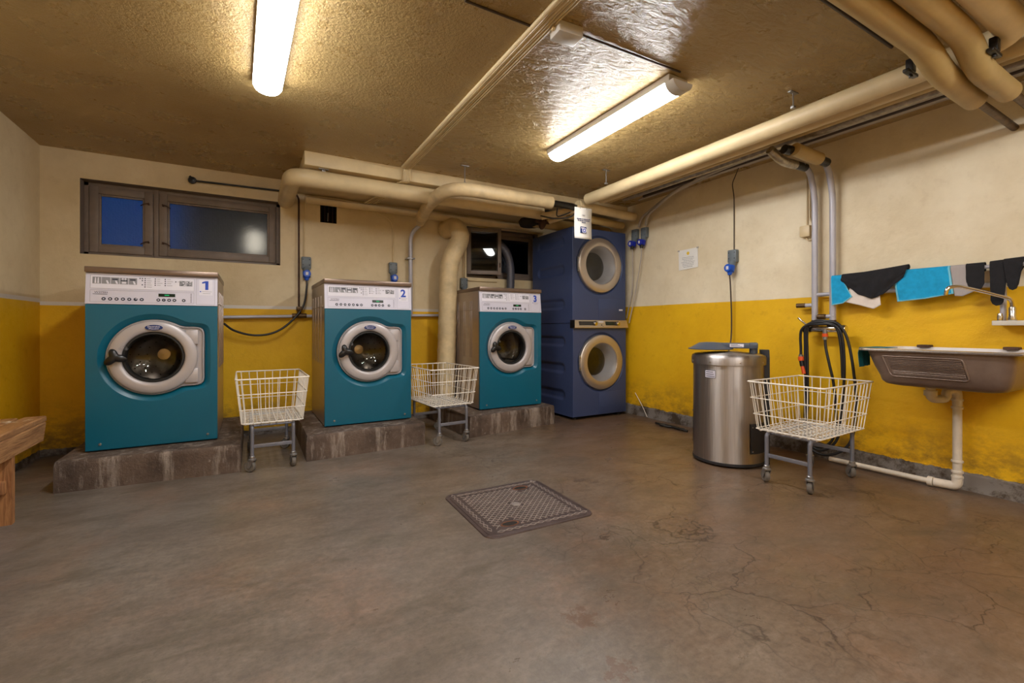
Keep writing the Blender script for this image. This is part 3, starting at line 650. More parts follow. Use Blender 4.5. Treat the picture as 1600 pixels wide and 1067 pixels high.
# ------------------------------------------------------------------ stacked dryers
def make_dryer(label, loc, z0, z1, doorz, lower):
    t = thing('tumble_dryer', label, 'tumble dryer', loc)
    hw, dp = 0.358, 0.74; h = z1-z0; cx, cz = 0.0+(0.012 if lower else 0.0), doorz-z0; n = 144
    b = MB()
    # sides with pressed horizontal grooves
    grooves = (0.80, 0.52, 0.24) if lower else (1.84, 1.55, 1.19)
    def dent(y, z):
        zz = z+z0; d = 0
        for g in grooves:
            u = max(0, abs(y-0.38)-0.20); v = zz-g; r = math.hypot(u, v)
            d = max(d, min(1, max(0, (0.052-r)/0.016)))
        return d*0.016
    ny, nz = 60, 80
    for sx in (-1, 1):
        b.rings([[(sx*(hw-dent(dp*i/ny, h*k/nz)), dp*i/ny, h*k/nz) for i in range(ny+1)] for k in range(nz+1)], 'navy', closed=False)
    b.faces([(-hw,0,h),(hw,0,h),(hw,dp,h),(-hw,dp,h),(-hw,0,0),(hw,0,0),(hw,dp,0),(-hw,dp,0)], [(0,1,2,3),(4,5,6,7),(3,2,6,7)], 'navy')
    b.build('case', t, smooth=50, fixn=True)
    b = MB(); ring = lambda pts, y: [(p[0], y, p[1]) for p in pts]
    o0 = rect_ring(cx, cz, -hw-0.001, hw+0.001, 0.002, h-0.002, n); R = 0.315
    c_ = lambda r: [(cx+r*math.cos(2*PI*i/n), cz+r*math.sin(2*PI*i/n)) for i in range(n)]
    o1 = [(p[0]*0.994, (p[1]-cz)*0.994+cz) for p in o0]
    b.rings([ring(o0, 0.01), ring(o0, -0.014), ring(o1, -0.016)], 'navy'); b.rings([ring(o1, -0.016), ring(c_(R), -0.016)], 'navy')
    b.rings([ring(c_(R), -0.016), ring(c_(R-0.006), -0.012), ring(c_(R-0.016), 0.008), ring(c_(0.26), 0.010), ring(c_(0.24), 0.06)], 'navy')
    b.build('front_panel', t, smooth=30)
    b = MB()   # service flap outline on the front
    fx0, fx1 = (-0.02, 0.335) ; fz0, fz1 = (0.012, 0.235) if lower else (0.015, 0.255)
    b.box((fx0, -0.0185, fz0), (fx1, -0.012, fz1), 'navy', 0.002)
    b.build('service_flap', t)
    if not lower:
        b = MB(); b.box((0.262, -0.022, 0.133), (0.312, -0.018, 0.150), 'white_ink', 0.001); b.build('maker_plate', t)
    d = MB(); rr = 0.286
    d.lathe([(0.262, 0.01), (rr, 0.008), (rr+0.002, -0.018), (rr-0.001, -0.028), (rr-0.006, -0.032), (0.210, -0.038), (0.203, -0.036), (0.199, -0.030), (0.196, 0.0)], 'ring_metal', (cx, 0, cz), 'y', 96)
    door = d.build('door', t, smooth=40)
    b = MB(); b.lathe([(0.198, -0.026), (0.192, -0.02), (0.172, 0.03), (0.152, 0.10), (0.146, 0.13)], 'bowl_grey', (cx, 0, cz), 'y', 72); b.build('door_liner', door)
    b = MB(); b.lathe([(0.150, 0.102), (0.10, 0.090), (0.05, 0.084), (0.001, 0.082)], 'glass_dark', (cx, 0, cz), 'y', 64)
    b.lathe([(0.1965, -0.028), (0.12, -0.032), (0.06, -0.034), (0.001, -0.035)], 'glass', (cx, 0, cz), 'y', 64); b.build('door_glass', door)
    b = MB(); b.box((cx-rr-0.012, -0.024, cz-0.08), (cx-rr+0.012, -0.006, cz+0.08), 'zinc', 0.006)
    for s_ in (-1, 1): b.lathe([(0.008, -0.004), (0.006, -0.008)], 'chrome', (cx-rr-0.004, -0.024, cz+s_*0.055), 'y', 12, False, True)
    b.build('hinge', door)
    b = MB(); b.lathe([(0.23, 0.06), (0.29, 0.10), (0.30, 0.13), (0.30, 0.6), (0.0005, 0.61)], 'drum_steel', (cx, 0, cz), 'y', 64)
    for k in range(3):
        m = Matrix.Translation((cx, 0, cz)) @ Matrix.Rotation(-math.radians(70+120*k), 4, 'Y'); b.box((0.22, 0.14, -0.03), (0.30, 0.58, 0.03), 'drum_steel', 0.02, mtx=m)
    b.build('drum', t, smooth=40)
    if lower:
        zp = h
        b = MB(); prof = [(-0.010, zp-0.052), (-0.046, zp-0.050), (-0.048, zp-0.044), (-0.026, zp+0.030), (-0.020, zp+0.034), (-0.0165, zp+0.034)]
        b.rings([[(-hw-0.004, y, z) for y, z in prof], [(hw+0.004, y, z) for y, z in prof]], 'brass_panel', True, True); cp = b.build('control_panel', t, smooth=20)
        PP = lambda u, v, d=0.001: (u, -0.048+(v+0.044)/0.074*0.022-d*0.96, zp+v-d*0.28)
        def q(b, u0, v0, u1, v1, mat, d=0.001): b.faces([PP(u0,v0,d),PP(u1,v0,d),PP(u1,v1,d),PP(u0,v1,d)], [(0,1,2,3)], mat)
        b = MB(); b.box((-hw-0.007, -0.046, zp-0.050), (-hw-0.001, 0.03, zp+0.034), 'black_plastic', .003); b.build('end_cap', cp)
        for u0, u1, um in ((-0.300, -0.045, -0.10), (0.050, 0.265, 0.205)):
            b = MB(); q(b, u0, -0.022, u1-0.03, 0.020, 'display_grey'); q(b, u0+0.012, -0.018, um-0.035, 0.014, 'display_dark' if u0 > 0 else 'display_grey', 0.0015); b.build('display', cp, smooth=0)
            b = MB(); c0 = Vector(PP(u1-0.045, 0.0, 0)); nrm = Vector((0, -0.96, -0.28)).normalized(); ux = Vector((1,0,0)); uz = nrm.cross(ux)
            b.rings([[tuple(c0+nrm*dd+ux*r*math.cos(2*PI*j/28)+uz*r*math.sin(2*PI*j/28)) for j in range(28)] for r, dd in ((0.024, 0), (0.022, 0.020), (0.018, 0.024))], 'chrome', False, True); b.build('knob', cp)
        b = MB(); q(b, -0.04, 0.008, 0.028, 0.021, 'white_ink')
        for k in range(8): q(b, -0.285+k*0.022, -0.036, -0.277+k*0.022, -0.032, 'dark_ink')
        for k in range(5): q(b, 0.075+k*0.022, -0.036, 0.083+k*0.022, -0.032, 'dark_ink')
        q(b, -0.012, -0.024, 0.002, -0.012, 'dark_ink'); q(b, 0.004, -0.036, 0.014, -0.030, 'dark_ink'); b.build('panel_print', cp, smooth=0)
        for sx in (-0.3, 0.3):
            for yy in (0.04, 0.66):
                b = MB(); b.lathe([(0.025, -0.028), (0.025, -0.016), (0.012, -0.012), (0.012, 0.0)], 'black_rubber', (sx, yy, 0), 'z', 16, True, True); b.build('foot', t)
    return t
DX = 3.182
make_dryer('navy blue tumble dryer at the bottom of the stack, with brass-coloured control strip', (DX, 3.715, 0.03), 0.03, 0.99, 0.582, True)
make_dryer('navy blue tumble dryer on top of the other, silver door ring, under the pipes', (DX-0.006, 3.715, 0.992), 0.992, 1.972, 1.598, False)

# ------------------------------------------------------------------ laundry carts
def make_cart():
    t = thing('laundry_cart', 'x', 'laundry cart', group='wire laundry carts on wheels')
    b = MB(); rw = 0.0026
    top, bot, zt, zb = (0.318, 0.216), (0.282, 0.182), 0.612, 0.312
    def at(f): k = f; return (bot[0]+(top[0]-bot[0])*k, bot[1]+(top[1]-bot[1])*k, zb+(zt-zb)*k)
    def loop(f, r, cr=0.012):
        x, y, z = at(f); pts = []
        for sx, sy, a0 in ((1, 1, 0), (-1, 1, 90), (-1, -1, 180), (1, -1, 270)):
            for q in range(5):
                a = math.radians(a0+q*22.5); pts.append((sx*(x-cr)+cr*math.cos(a), sy*(y-cr)+cr*math.sin(a), z))
        pts.append(pts[0]); b.tube(pts, r, 'wire_white', 6, False)
    loop(1, 0.0048); loop(0.667, 0.003); loop(0.333, 0.003); loop(0.03, 0.003)
    nx, ny = 13, 8
    for i in range(nx):
        u = -1+2*(i+0.5)/nx; rr = 0.01
        b.tube(fillet([(u*top[0]*0.985, -top[1], zt), (u*bot[0], -bot[1], zb), (u*bot[0], bot[1], zb), (u*top[0]*0.985, top[1], zt)], 0.018, 4), rw, 'wire_white', 6, False)
    for i in range(ny):
        u = -1+2*(i+0.5)/ny
        b.tube(fillet([(-top[0], u*top[1]*0.985, zt), (-bot[0], u*bot[1], zb-0.004), (bot[0], u*bot[1], zb-0.004), (top[0], u*top[1]*0.985, zt)], 0.018, 4), rw, 'wire_white', 6, False)
    for i in range(10):
        u = -0.92+1.84*i/9; b.tube([(-bot[0]*0.99, u*bot[1], zb+0.003), (bot[0]*0.99, u*bot[1], zb+0.003)], 0.002, 'wire_white', 5, False)
    b.build('basket', t, smooth=60)
    LX, LY = 0.268, 0.122
    b = MB()
    for sy in (-1, 1): b.tube([(-LX+0.02, sy*LY, 0.296), (LX-0.02, sy*LY, 0.296)], 0.009, 'frame_grey', 10)
    for sx in (-1, 1):
        b.box((sx*LX-0.006, -LY, 0.155), (sx*LX+0.006, LY, 0.178), 'frame_grey', 0.002)
        b.tube([(sx*(LX-0.03), -LY, 0.296), (sx*(LX-0.03), LY, 0.296)], 0.007, 'frame_grey', 8)
    b.build('frame', t)
    for sx in (-1, 1):
        for sy in (-1, 1):
            b = MB(); b.tube(fillet([(sx*(LX-0.045), sy*LY, 0.296), (sx*LX, sy*LY, 0.296), (sx*LX, sy*LY, 0.085)], 0.035, 8), 0.0115, 'frame_grey', 12); b.build('leg', t)
            rng = random.Random(sx*3+sy); a = rng.uniform(-0.5, 0.5)+0.5
            Q = Matrix.Translation((sx*LX, sy*LY, 0)) @ Matrix.Rotation(a, 4, 'Z')
            b = MB(); b.lathe([(0.016, 0.074), (0.024, 0.078), (0.024, 0.086), (0.017, 0.09), (0.017, 0.102), (0.013, 0.106)], 'zinc', (0, 0, 0), 'z', 20, True, True)
            for e in (-1, 1): b.prism([(-0.018, 0.078), (0.018, 0.078), (0.022, 0.035), (0.016, 0.026), (0.006, 0.03)], e*0.0165-0.0015, e*0.0165+0.0015, 'zinc')
            for v in b.bm.verts: v.co = Q @ v.co
            cs = b.build('caster', t)
            b = MB(); b.lathe([(0.006, -0.012), (0.024, -0.012), (0.030, -0.0135), (0.0355, -0.010), (0.037, -0.004), (0.037, 0.004), (0.0355, 0.010), (0.030, 0.0135), (0.024, 0.012), (0.006, 0.012)], 'wheel_rubber', (0.014, 0, 0.037), 'y', 28, True, True)
            for v in b.bm.verts: v.co = Q @ v.co
            b.build('wheel', cs)
    return t
cart = make_cart()
cart.location = (3.012, 1.540, 0); cart.rotation_euler.z = math.radians(2.5); cart['label'] = 'wire laundry cart standing beside the steel spin extractor, below the hoses'
dup(cart, (0.116, 3.705, 0), math.radians(91), 'wire laundry cart between washing machines 1 and 2')
dup(cart, (1.402, 3.725, 0), math.radians(94), 'wire laundry cart between washing machines 2 and 3')

# ------------------------------------------------------------------ spin extractor
sp = thing('spin_extractor', 'round brushed steel spin extractor with grey swing-arm lid', 'spin extractor', (2.965, 2.07, 0))
to_cam = math.atan2(-2.07, -2.965)
b = MB(); b.lathe([(0.225, 0.012), (0.232, 0.02), (0.232, 0.70)], 'steel_brushed', (0, 0, 0), 'z', 96, True); b.lathe([(0.234, 0.012), (0.236, 0.014), (0.236, 0.03), (0.2335, 0.032)], 'extractor_black', (0, 0, 0), 'z', 64)
b.build('drum_housing', sp)
b = MB(); b.lathe([(0.234, 0.690), (0.243, 0.690), (0.244, 0.70), (0.244, 0.735), (0.238, 0.752), (0.222, 0.762), (0.19, 0.766), (0.17, 0.764), (0.15, 0.750)], 'steel_brushed', (0, 0, 0), 'z', 96)
for k in range(8):
    a = to_cam+math.radians(-72+k*45)
    b.lathe([(0.006, 0), (0.004, 0.004), (0.0005, 0.005)], 'chrome', (0.243*math.cos(a), 0.243*math.sin(a), 0.708), 'z', 10)
b.build('rim', sp)
b = MB(); b.lathe([(0.178, 0.760), (0.165, 0.768), (0.10, 0.774), (0.001, 0.776)], 'steel_brushed', (0, 0, 0), 'z', 64); b.build('drum_cover', sp)
rt = to_cam+PI/2      # screen-right direction as seen from the room
ux, uy = math.cos(rt), math.sin(rt); vx, vy = math.cos(to_cam), math.sin(to_cam)
L = lambda r, t_, z: (ux*r+vx*t_, uy*r+vy*t_, z)
b = MB()           # low cone lid swung out over the edge
cl = (-0.115, 0.02)
def cone(r, z, sx=1.0): return [L(cl[0]+r*math.cos(2*PI*j/48)*sx, cl[1]+r*math.sin(2*PI*j/48), z) for j in range(48)]
b.rings([cone(0.01, 0.788), cone(0.140, 0.790), cone(0.150, 0.792), cone(0.150, 0.797), cone(0.13, 0.805), cone(0.075, 0.838), cone(0.03, 0.842)], 'extractor_plastic', True, True)
b.build('lid', sp)
b = MB()
mt = Matrix(((ux, vx, 0, 0), (uy, vy, 0, 0), (0, 0, 1, 0), (0, 0, 0, 1)))
b.box((-0.10, -0.025, 0.800), (0.165, 0.060, 0.838), 'extractor_plastic', 0.006, mtx=mt); arm = b.build('swing_arm', sp)
b = MB(); b.box((0.012, 0.0605, 0.810), (0.10, 0.062, 0.832), 'white_ink', mtx=mt)
for k in range(3): b.box((0.018, 0.0622, 0.814+k*0.006), (0.09-k*0.014, 0.0624, 0.8165+k*0.006), 'dark_ink', mtx=mt)
b.build('sticker', arm, smooth=0)
b = MB(); b.box((0.135, -0.035, 0.800), (0.188, 0.066, 0.842), 'extractor_plastic', 0.008, mtx=mt)
b.lathe([(0.026, 0.758), (0.026, 0.802)], 'extractor_plastic', L(0.162, 0.01, 0), 'z', 24, True, True); b.build('pivot', sp)
b = MB(); b.prism([(-0.10, 0), (0.06, 0), (0.06, 0.74), (0.02, 0.79), (-0.06, 0.79), (-0.10, 0.74)], 0.205, 0.262, 'extractor_black', 'yz')
for v in b.bm.verts: v.co = mt @ Vector((v.co.x, v.co.y-0.05, v.co.z))
b.build('side_column', sp, smooth=20)
def curved_plate(a0, a1, z0, z1, r, mat, th=0.004, seg=14):
    bb = MB(); A = [a0+(a1-a0)*i/seg for i in range(seg+1)]
    bb.rings([[(rr*math.cos(a), rr*math.sin(a), z) for a in A] for rr, z in ((0.231, z0), (r+th, z0), (r+th, z1), (0.231, z1))], mat, closed=False)
    return bb
b = curved_plate(to_cam+0.62, to_cam+1.5, 0.10, 0.30, 0.232, 'extractor_black', 0.006)
for a in (to_cam+0.68,):
    for z in (0.12, 0.28): b.lathe([(0.006, -0.003), (0.003, 0.002)], 'chrome', (0.239*math.cos(a), 0.239*math.sin(a), z), 'z', 10, True, True)
b.build('service_panel', sp)
b = curved_plate(to_cam-1.62, to_cam-1.42, 0.12, 0.34, 0.232, 'extractor_black', 0.006); b.build('side_strip', sp)
b = curved_plate(to_cam-0.66, to_cam-0.33, 0.60, 0.655, 0.232, 'dark_ink', 0.0012)
bb = curved_plate(to_cam-0.65, to_cam-0.34, 0.603, 0.652, 0.232, 'silver_panel', 0.0018)
plate = b.build('type_plate', sp)
for k, (a0, a1) in enumerate(((-0.62, -0.36), (-0.62, -0.38), (-0.62, -0.40))):
    A = [to_cam+a0+(a1-a0)*i/6 for i in range(7)]; z = 0.611+k*0.0145
    bb.rings([[(0.2346*math.cos(a), 0.2346*math.sin(a), zz) for a in A] for zz in (z, z+0.004)], 'dark_ink', closed=False)
bb.build('plate_print', plate)

# ------------------------------------------------------------------ floor hatch
mh = thing('manhole_cover', 'square cast iron cover with checkered tread set in the concrete floor', 'manhole cover', (1.22, 2.10, 0), math.radians(-1.5))
def rsq(h, cr, z, k=8):
    pts = []
    for sx, sy, a0 in ((1, 1, 0), (-1, 1, 90), (-1, -1, 180), (1, -1, 270)):
        for q in range(k+1):
            a = math.radians(a0+q*90/k); pts.append((sx*(h-cr)+cr*math.cos(a), sy*(h-cr)+cr*math.sin(a), z))
    return pts
b = MB(); b.rings([rsq(0.302, 0.055, 0.0), rsq(0.300, 0.055, 0.005), rsq(0.288, 0.05, 0.006), rsq(0.286, 0.05, 0.003), rsq(0.283, 0.048, 0.003), rsq(0.281, 0.047, 0.006), rsq(0.05, 0.01, 0.006)], 'cast_iron', False, True)
b.build('plate', mh, smooth=30)
b = MB(); H = 0.225
def bar(p, q, w_=0.0018, z0=0.0055, z1=0.0085, mat='cast_worn'):
    d = Vector((q[0]-p[0], q[1]-p[1])); 
    if d.length < 1e-4: return
    nn = Vector((-d.y, d.x)).normalized()*w_
    v = [(p[0]+nn.x, p[1]+nn.y), (q[0]+nn.x, q[1]+nn.y), (q[0]-nn.x, q[1]-nn.y), (p[0]-nn.x, p[1]-nn.y)]
    b.rings([[(x, y, z0) for x, y in v], [(x, y, z1) for x, y in v]], mat, False, True)
for i in range(-13, 14):          # diagonal tread
    o = i*0.0335
    for s_ in (1, -1):
        pts = []
        for t0 in (-H, H):
            pass
        a = max(-H, -H-o if True else 0); lo = max(-H, -H-o); hi = min(H, H-o)
        if hi-lo < 0.03: continue
        seg = (s_*lo, lo+o), (s_*hi, hi+o)
        L2 = lambda t: ((seg[0][0]+(seg[1][0]-seg[0][0])*t), (seg[0][1]+(seg[1][1]-seg[0][1])*t))
        n_ = 14; run = None
        for k in range(n_):
            m_ = L2((k+0.5)/n_)
            if (abs(m_[0]) < 0.03 and abs(m_[1]) < 0.03) or (math.hypot(m_[0]-0.14, m_[1]-0.20) < 0.055) or (math.hypot(m_[0]+0.14, m_[1]+0.20) < 0.055): continue
            bar(L2(k/n_), L2((k+1)/n_))
for s_ in (-1, 1):                # scalloped border chain
    for ax in (0, 1):
        for k in range(12):
            c0 = -0.235+k*0.0428
            for q0, q1 in (((0, 0), (0.5, 1)), ((0.5, 1), (1, 0)), ((0, 0), (0.5, -1)), ((0.5, -1), (1, 0))):
                p = [(c0+q[0]*0.0428, s_*(0.255)+q[1]*0.010) for q in (q0, q1)]
                if ax: p = [(y, x) for x, y in p]
                bar(p[0], p[1], 0.0015)
b.box((-0.022, -0.022, 0.0055), (0.022, 0.022, 0.0085), 'cast_worn', 0.002)
b.build('tread', mh, smooth=0)
for hx, hy in ((0.14, 0.20), (-0.14, -0.20)):
    b = MB(); 
    el = lambda k, z: [(hx+0.048*k*math.cos(2*PI*j/28), hy+0.026*k*math.sin(2*PI*j/28), z) for j in range(28)]
    b.rings([el(1.0, 0.0062), el(0.97, 0.0085), el(0.88, 0.0085), el(0.82, 0.0064)], 'cast_rust'); b.rings([el(0.84, 0.0066), el(0.5, 0.0064)], 'dark_void', False, True)
    b.build('lifting_eye', mh)

# ------------------------------------------------------------------ wooden bench by the left wall
bn = thing('wooden_bench', 'worn wooden slatted bench against the side wall', 'bench', (-1.16, 2.5, 0))
def plank(name, x0, x1, y0, y1, z0, z1, mat='wood', cut=0.0):
    b = MB(); n = 24; rng = random.Random(int((x0+5)*100))
    def ring(f):
        y = y0+(y1-y0)*f; j = lambda: rng.uniform(-.0015, .0015)
        k = cut if f == 1 else 0
        return [(x0+j(), y-k, z0+j()), (x0+j(), y, z1-0.006), (x0+0.006, y, z1+j()*0.3), (x1-0.006, y, z1+j()*0.3), (x1+j(), y, z1-0.006), (x1+j(), y-k, z0+j())]
    b.rings([ring(i/n) for i in range(n+1)], mat, True, True)
    o = b.build(name, bn, smooth=20); o.data.transform(Matrix.Translation((1.16, -2.5, 0))); return o
plank('front_rail', -1.040, -1.000, 1.4, 3.50, 0.325, 0.422, cut=0.045)
for k, x in enumerate((-1.055, -1.165, -1.275)): plank('slat', x-0.045, x+0.05, 1.42+0.01*k, 3.52-0.012*k, 0.424, 0.452)
plank('rear_rail', -1.325, -1.29, 1.4, 3.48, 0.325, 0.422, cut=0.045)
for yy in (3.09, 1.7):
    for x0, x1, sg in ((-1.13, -1.005, 1), (-1.325, -1.20, 0)):
        b = MB()
        b.rings([[(x0-0.0*sg, yy, 0), (x1-0.0*sg, yy, 0), (x1-0.0*sg, yy+0.035, 0), (x0-0.0*sg, yy+0.035, 0)], [(x0+0.02*sg, yy, 0.38), (x1+0.0, yy, 0.38), (x1+0.0, yy+0.035, 0.38), (x0+0.02*sg, yy+0.035, 0.38)]], 'wood_leg', True, True)
        o = b.build('leg', bn, smooth=0); o.data.transform(Matrix.Translation((1.16, -2.5, 0)))
    b = MB(); b.box((-1.31, yy-0.03, 0.155), (-1.02, yy, 0.215), 'wood_leg', 0.004); o = b.build('cross_rail', bn); o.data.transform(Matrix.Translation((1.16, -2.5, 0)))

# ------------------------------------------------------------------ ceiling lights
def light(name, x, y0, y1, rz, label, group):
    t = thing(name, label, 'ceiling light', (x, (y0+y1)/2, ZC), rz, group); L_ = abs(y1-y0)/2
    b = MB(); b.box((-0.071, -L_, -0.040), (0.071, L_, 0.0), 'lamp_base', 0.006); b.build('housing', t)
    prof = [(0.070*math.cos(a), -0.039-0.048*math.sin(a)) for a in [PI*i/16 for i in range(17)]]
    ends = L_-0.012
    b = MB(); b.rings([[(x_*k, yy, -0.039+(z_+0.039)*k) for x_, z_ in prof] for yy, k in ((-ends, 0.6), (-ends+0.008, 0.93), (-ends+0.03, 1), (ends-0.03, 1), (ends-0.008, 0.93), (ends, 0.6))], 'lamp_light', True, True); b.build('diffuser', t, smooth=50)
    b = MB(); b.rings([[(x_*1.03, yy, -0.039+(z_+0.039)*1.05) for x_, z_ in prof] for yy in (-L_-0.03, -ends+0.016)], 'lamp_base', True, True); b.build('end_cap', t, smooth=50)
    return t
light('ceiling_light', 0.085, 1.62, 2.80, math.radians(1.5), 'lit tube ceiling light nearest the side wall with the bench', 'tube ceiling lights')
light('ceiling_light', 1.975, 1.66, 2.83, math.radians(-1.0), 'lit tube ceiling light between the cable run and the overhead pipes', 'tube ceiling lights')
light('ceiling_light', 0.085, -1.3, -0.12, 0, 'lit tube ceiling light behind the viewer on the bench side', 'tube ceiling lights')
light('ceiling_light', 1.03, -2.0, -0.82, 0, 'added unseen tube light behind the viewer, brightening from the middle of the room', 'tube ceiling lights')  # unseen lamp, added to raise the overall brightness
light('ceiling_light', 1.975, -1.3, -0.12, 0, 'lit tube ceiling light behind the viewer on the sink side', 'tube ceiling lights')

# ------------------------------------------------------------------ pipes
def pipe(name, label, pts, r, mat, bend=0.0, cat='pipe', seg=16, smooth=False, extra=None, group=None):
    b = MB(); P_ = fillet(pts, bend) if bend else (smoothpath(pts) if smooth else [Vector(p) for p in pts])
    if len(P_) > 1 and r > 0.03:      # resample long runs so the lagging can sag a little
        Q = [P_[0]]
        for a, c in zip(P_, P_[1:]):
            m = max(1, int((c-a).length/0.12))
            for i in range(1, m+1): Q.append(a.lerp(c, i/m))
        seed = random.Random(name+label); radii = [r*(1+0.025*(seed.random()-0.5)) for _ in Q]
        b.tube(Q, r, mat, 24, True, radii)
    else: b.tube(P_, r, mat, seg)
    if extra: extra(b)
    o = b.build(name, smooth=50); tag(o, label, cat, group); return o
pipe('insulated_pipe', 'cream insulated pipe from beside the wide window, running along under the beam',
     [(0.262, YB, 2.09), (0.262, 3.80, 2.09), (2.50, 3.80, 2.09)], 0.066, 'pipe_cream', 0.10)
pipe('insulated_pipe', 'wrapped cream pipe before the beam, bending down behind washing machine 2',
     [(1.47, 4.45, 2.02), (1.36, 3.85, 2.055), (1.38, 3.42, 2.075), (2.36, 3.42, 2.08)], 0.056, 'pipe_wrap', 0.22)
pipe('grey_pipe', 'thin grey pipe running down the wall behind washing machine 2',
     [(1.50, 4.42, 2.02), (1.40, 4.54, 1.90), (1.40, 4.54, 1.07)], 0.020, 'pipe_grey', 0.08)
o_ = MB(); o_.box((1.36, 4.515, 1.64), (1.44, 4.60, 1.655), 'zinc', .003); tag(o_.build('pipe_clip', smooth=40), 'small clip holding the thin grey pipe behind washing machine 2', 'pipe clip')
zm = 2.15
pipe('insulated_pipe', 'bright cream insulated main pipe, foremost of those along the sink wall', [(1.2, 0.592, 2.16), (2.74, 0.592, 2.16), (2.74, 3.36, zm)], 0.052, 'pipe_cream', 0.14)
pipe('insulated_pipe', 'cream pipe running parallel just behind the bright main pipe', [(2.945, -2.2, 2.195), (2.945, 3.42, 2.195)], 0.046, 'pipe_cream')
pipe('insulated_pipe', 'duller cream pipe, third from the room along the sink wall', [(3.085, -2.2, 2.228), (3.085, 3.46, 2.228)], 0.042, 'pipe_ochre')
pipe('foil_pipe', 'thin silvery foil-wrapped pipe running beside the grey conduits', [(3.225, -2.2, 2.235), (3.225, 3.40, 2.235)], 0.030, 'foil')
pipe('insulated_pipe', 'ochre insulated pipe crossing under the main pipe nearest the window wall', [(-1.3, 0.79, 2.11), (2.40, 0.79, 2.11), (2.58, 0.79, 2.045), (3.02, 0.80, 2.045)], 0.048, 'pipe_ochre', 0.10)
pipe('insulated_pipe', 'ochre insulated pipe crossing second from the window wall, with black clamp', [(-1.3, 0.69, 2.125), (2.50, 0.69, 2.125), (2.66, 0.69, 2.035), (3.03, 0.69, 2.035)], 0.046, 'pipe_ochre', 0.10)
pipe('insulated_pipe', 'ochre insulated pipe crossing at the ceiling, farthest from the window wall', [(-1.3, 0.44, 2.16), (XR, 0.44, 2.16)], 0.05, 'pipe_ochre')
for yy in (0.80, 0.69):
    pipe('branch_pipe', 'stained metal branch ending the %s ochre crossing pipe at the sink wall' % ('first' if yy > .75 else 'second'), [(3.02, yy, 2.045), (3.25, yy, 2.045), (XR, yy, 2.04)], 0.018, 'brass_old')
def clamp(x, y, z, label):
    b = MB(); b.box((x-0.018, y-0.014, z-0.008), (x+0.018, y+0.014, z+0.05), 'tape_black', .004); b.box((x-0.055, y-0.012, z-0.02), (x+0.05, y+0.012, z-0.004), 'tape_black', .005)
    b.tube([(x, y, z-0.03), (x, y, z+0.01)], 0.008, 'tape_black', 8)
    o = b.build('pipe_clamp'); tag(o, label, 'pipe clamp', 'black pipe clamps'); return o
clamp(2.545, 0.88, 2.09, 'black clamp on the foremost main pipe next to the crossing ochre pipe')
clamp(2.62, 0.635, 2.075, 'black clamp below the second ochre crossing pipe')
# crossing stubs at the far corner, above the dryers
pipe('insulated_pipe', 'short cream pipe from the main pipe end to the sink wall, above the dryers', [(2.70, 3.46, 2.115), (3.56, 3.60, 2.13)], 0.046, 'pipe_cream')
pipe('insulated_pipe', 'short cream pipe just below it in the corner above the dryers', [(2.68, 3.60, 2.05), (3.52, 3.74, 2.06)], 0.040, 'pipe_ochre')
pipe('insulated_pipe', 'thick ochre pipe lowest in the corner above the dryers', [(2.55, 4.0, 2.045), (3.56, 4.02, 2.04)], 0.058, 'pipe_ochre')
pipe('insulated_pipe', 'cream pipe on the wall above the small open window', [(1.55, 4.53, 2.10), (3.0, 4.53, 2.10)], 0.036, 'pipe_cream')
pipe('insulated_pipe', 'thin cream pipe hugging the wall under the beam beside the vent hole', [(0.42, 4.56, 2.115), (1.55, 4.56, 2.115)], 0.030, 'pipe_cream')
def fittings():
    t = thing('valve_cluster', 'dark tangle of taped valves and fittings above the blue dryers', 'valves', (2.55, 3.7, 2.03))
    b = MB(); b.tube([(-0.20, -0.28, 0.05), (0.06, -0.26, 0.055), (0.14, -0.22, 0.06)], 0.030, 'tape_black', 14); b.build('taped_joint', t)
    b = MB(); b.tube([(-0.08, 0.10, 0.06), (0.06, 0.06, 0.05), (0.16, 0.02, 0.04)], 0.034, 'tape_black', 14); b.build('taped_joint', t)
    b = MB(); b.tube([(-0.10, 0.02, 0.0), (0.06, -0.10, 0.03), (0.16, -0.26, 0.05)], 0.034, 'pipe_wrap', 14); b.build('elbow', t)
    b = MB(); b.tube([(0.05, 0.10, -0.01), (0.14, -0.06, 0.02), (0.24, -0.10, 0.03)], 0.03, 'pipe_wrap', 14); b.build('elbow', t)
    b = MB(); b.lathe([(0.0, -0.02), (0.05, -0.02), (0.075, 0.0), (0.05, 0.02), (0, 0.02)], 'rust', (0.02, 0.18, -0.01), 'x', 20); b.tube([(-0.06, 0.18, -0.01), (0.10, 0.18, -0.01)], 0.015, 'rust', 10); b.build('valve_wheel', t)
    b = MB(); b.lathe([(0.0, -0.05), (0.11, -0.045), (0.13, 0.0), (0.11, 0.03), (0.0, 0.035)], 'dark_void', (-0.02, 0.34, 0.02), 'z', 20); b.build('pump_body', t)
    b = MB(); b.tube(smoothpath([(-0.12, 0.0, 0.0), (-0.02, -0.10, -0.035), (0.08, -0.20, -0.03), (0.12, -0.25, 0.01)]), 0.007, 'black_rubber', 8); b.tube(smoothpath([(-0.10, -0.25, 0.02), (-0.07, -0.2, -0.03), (0.0, -0.15, -0.02), (0.05, -0.25, -0.0)]), 0.006, 'black_rubber', 8); b.build('loose_cable', t)
fittings()
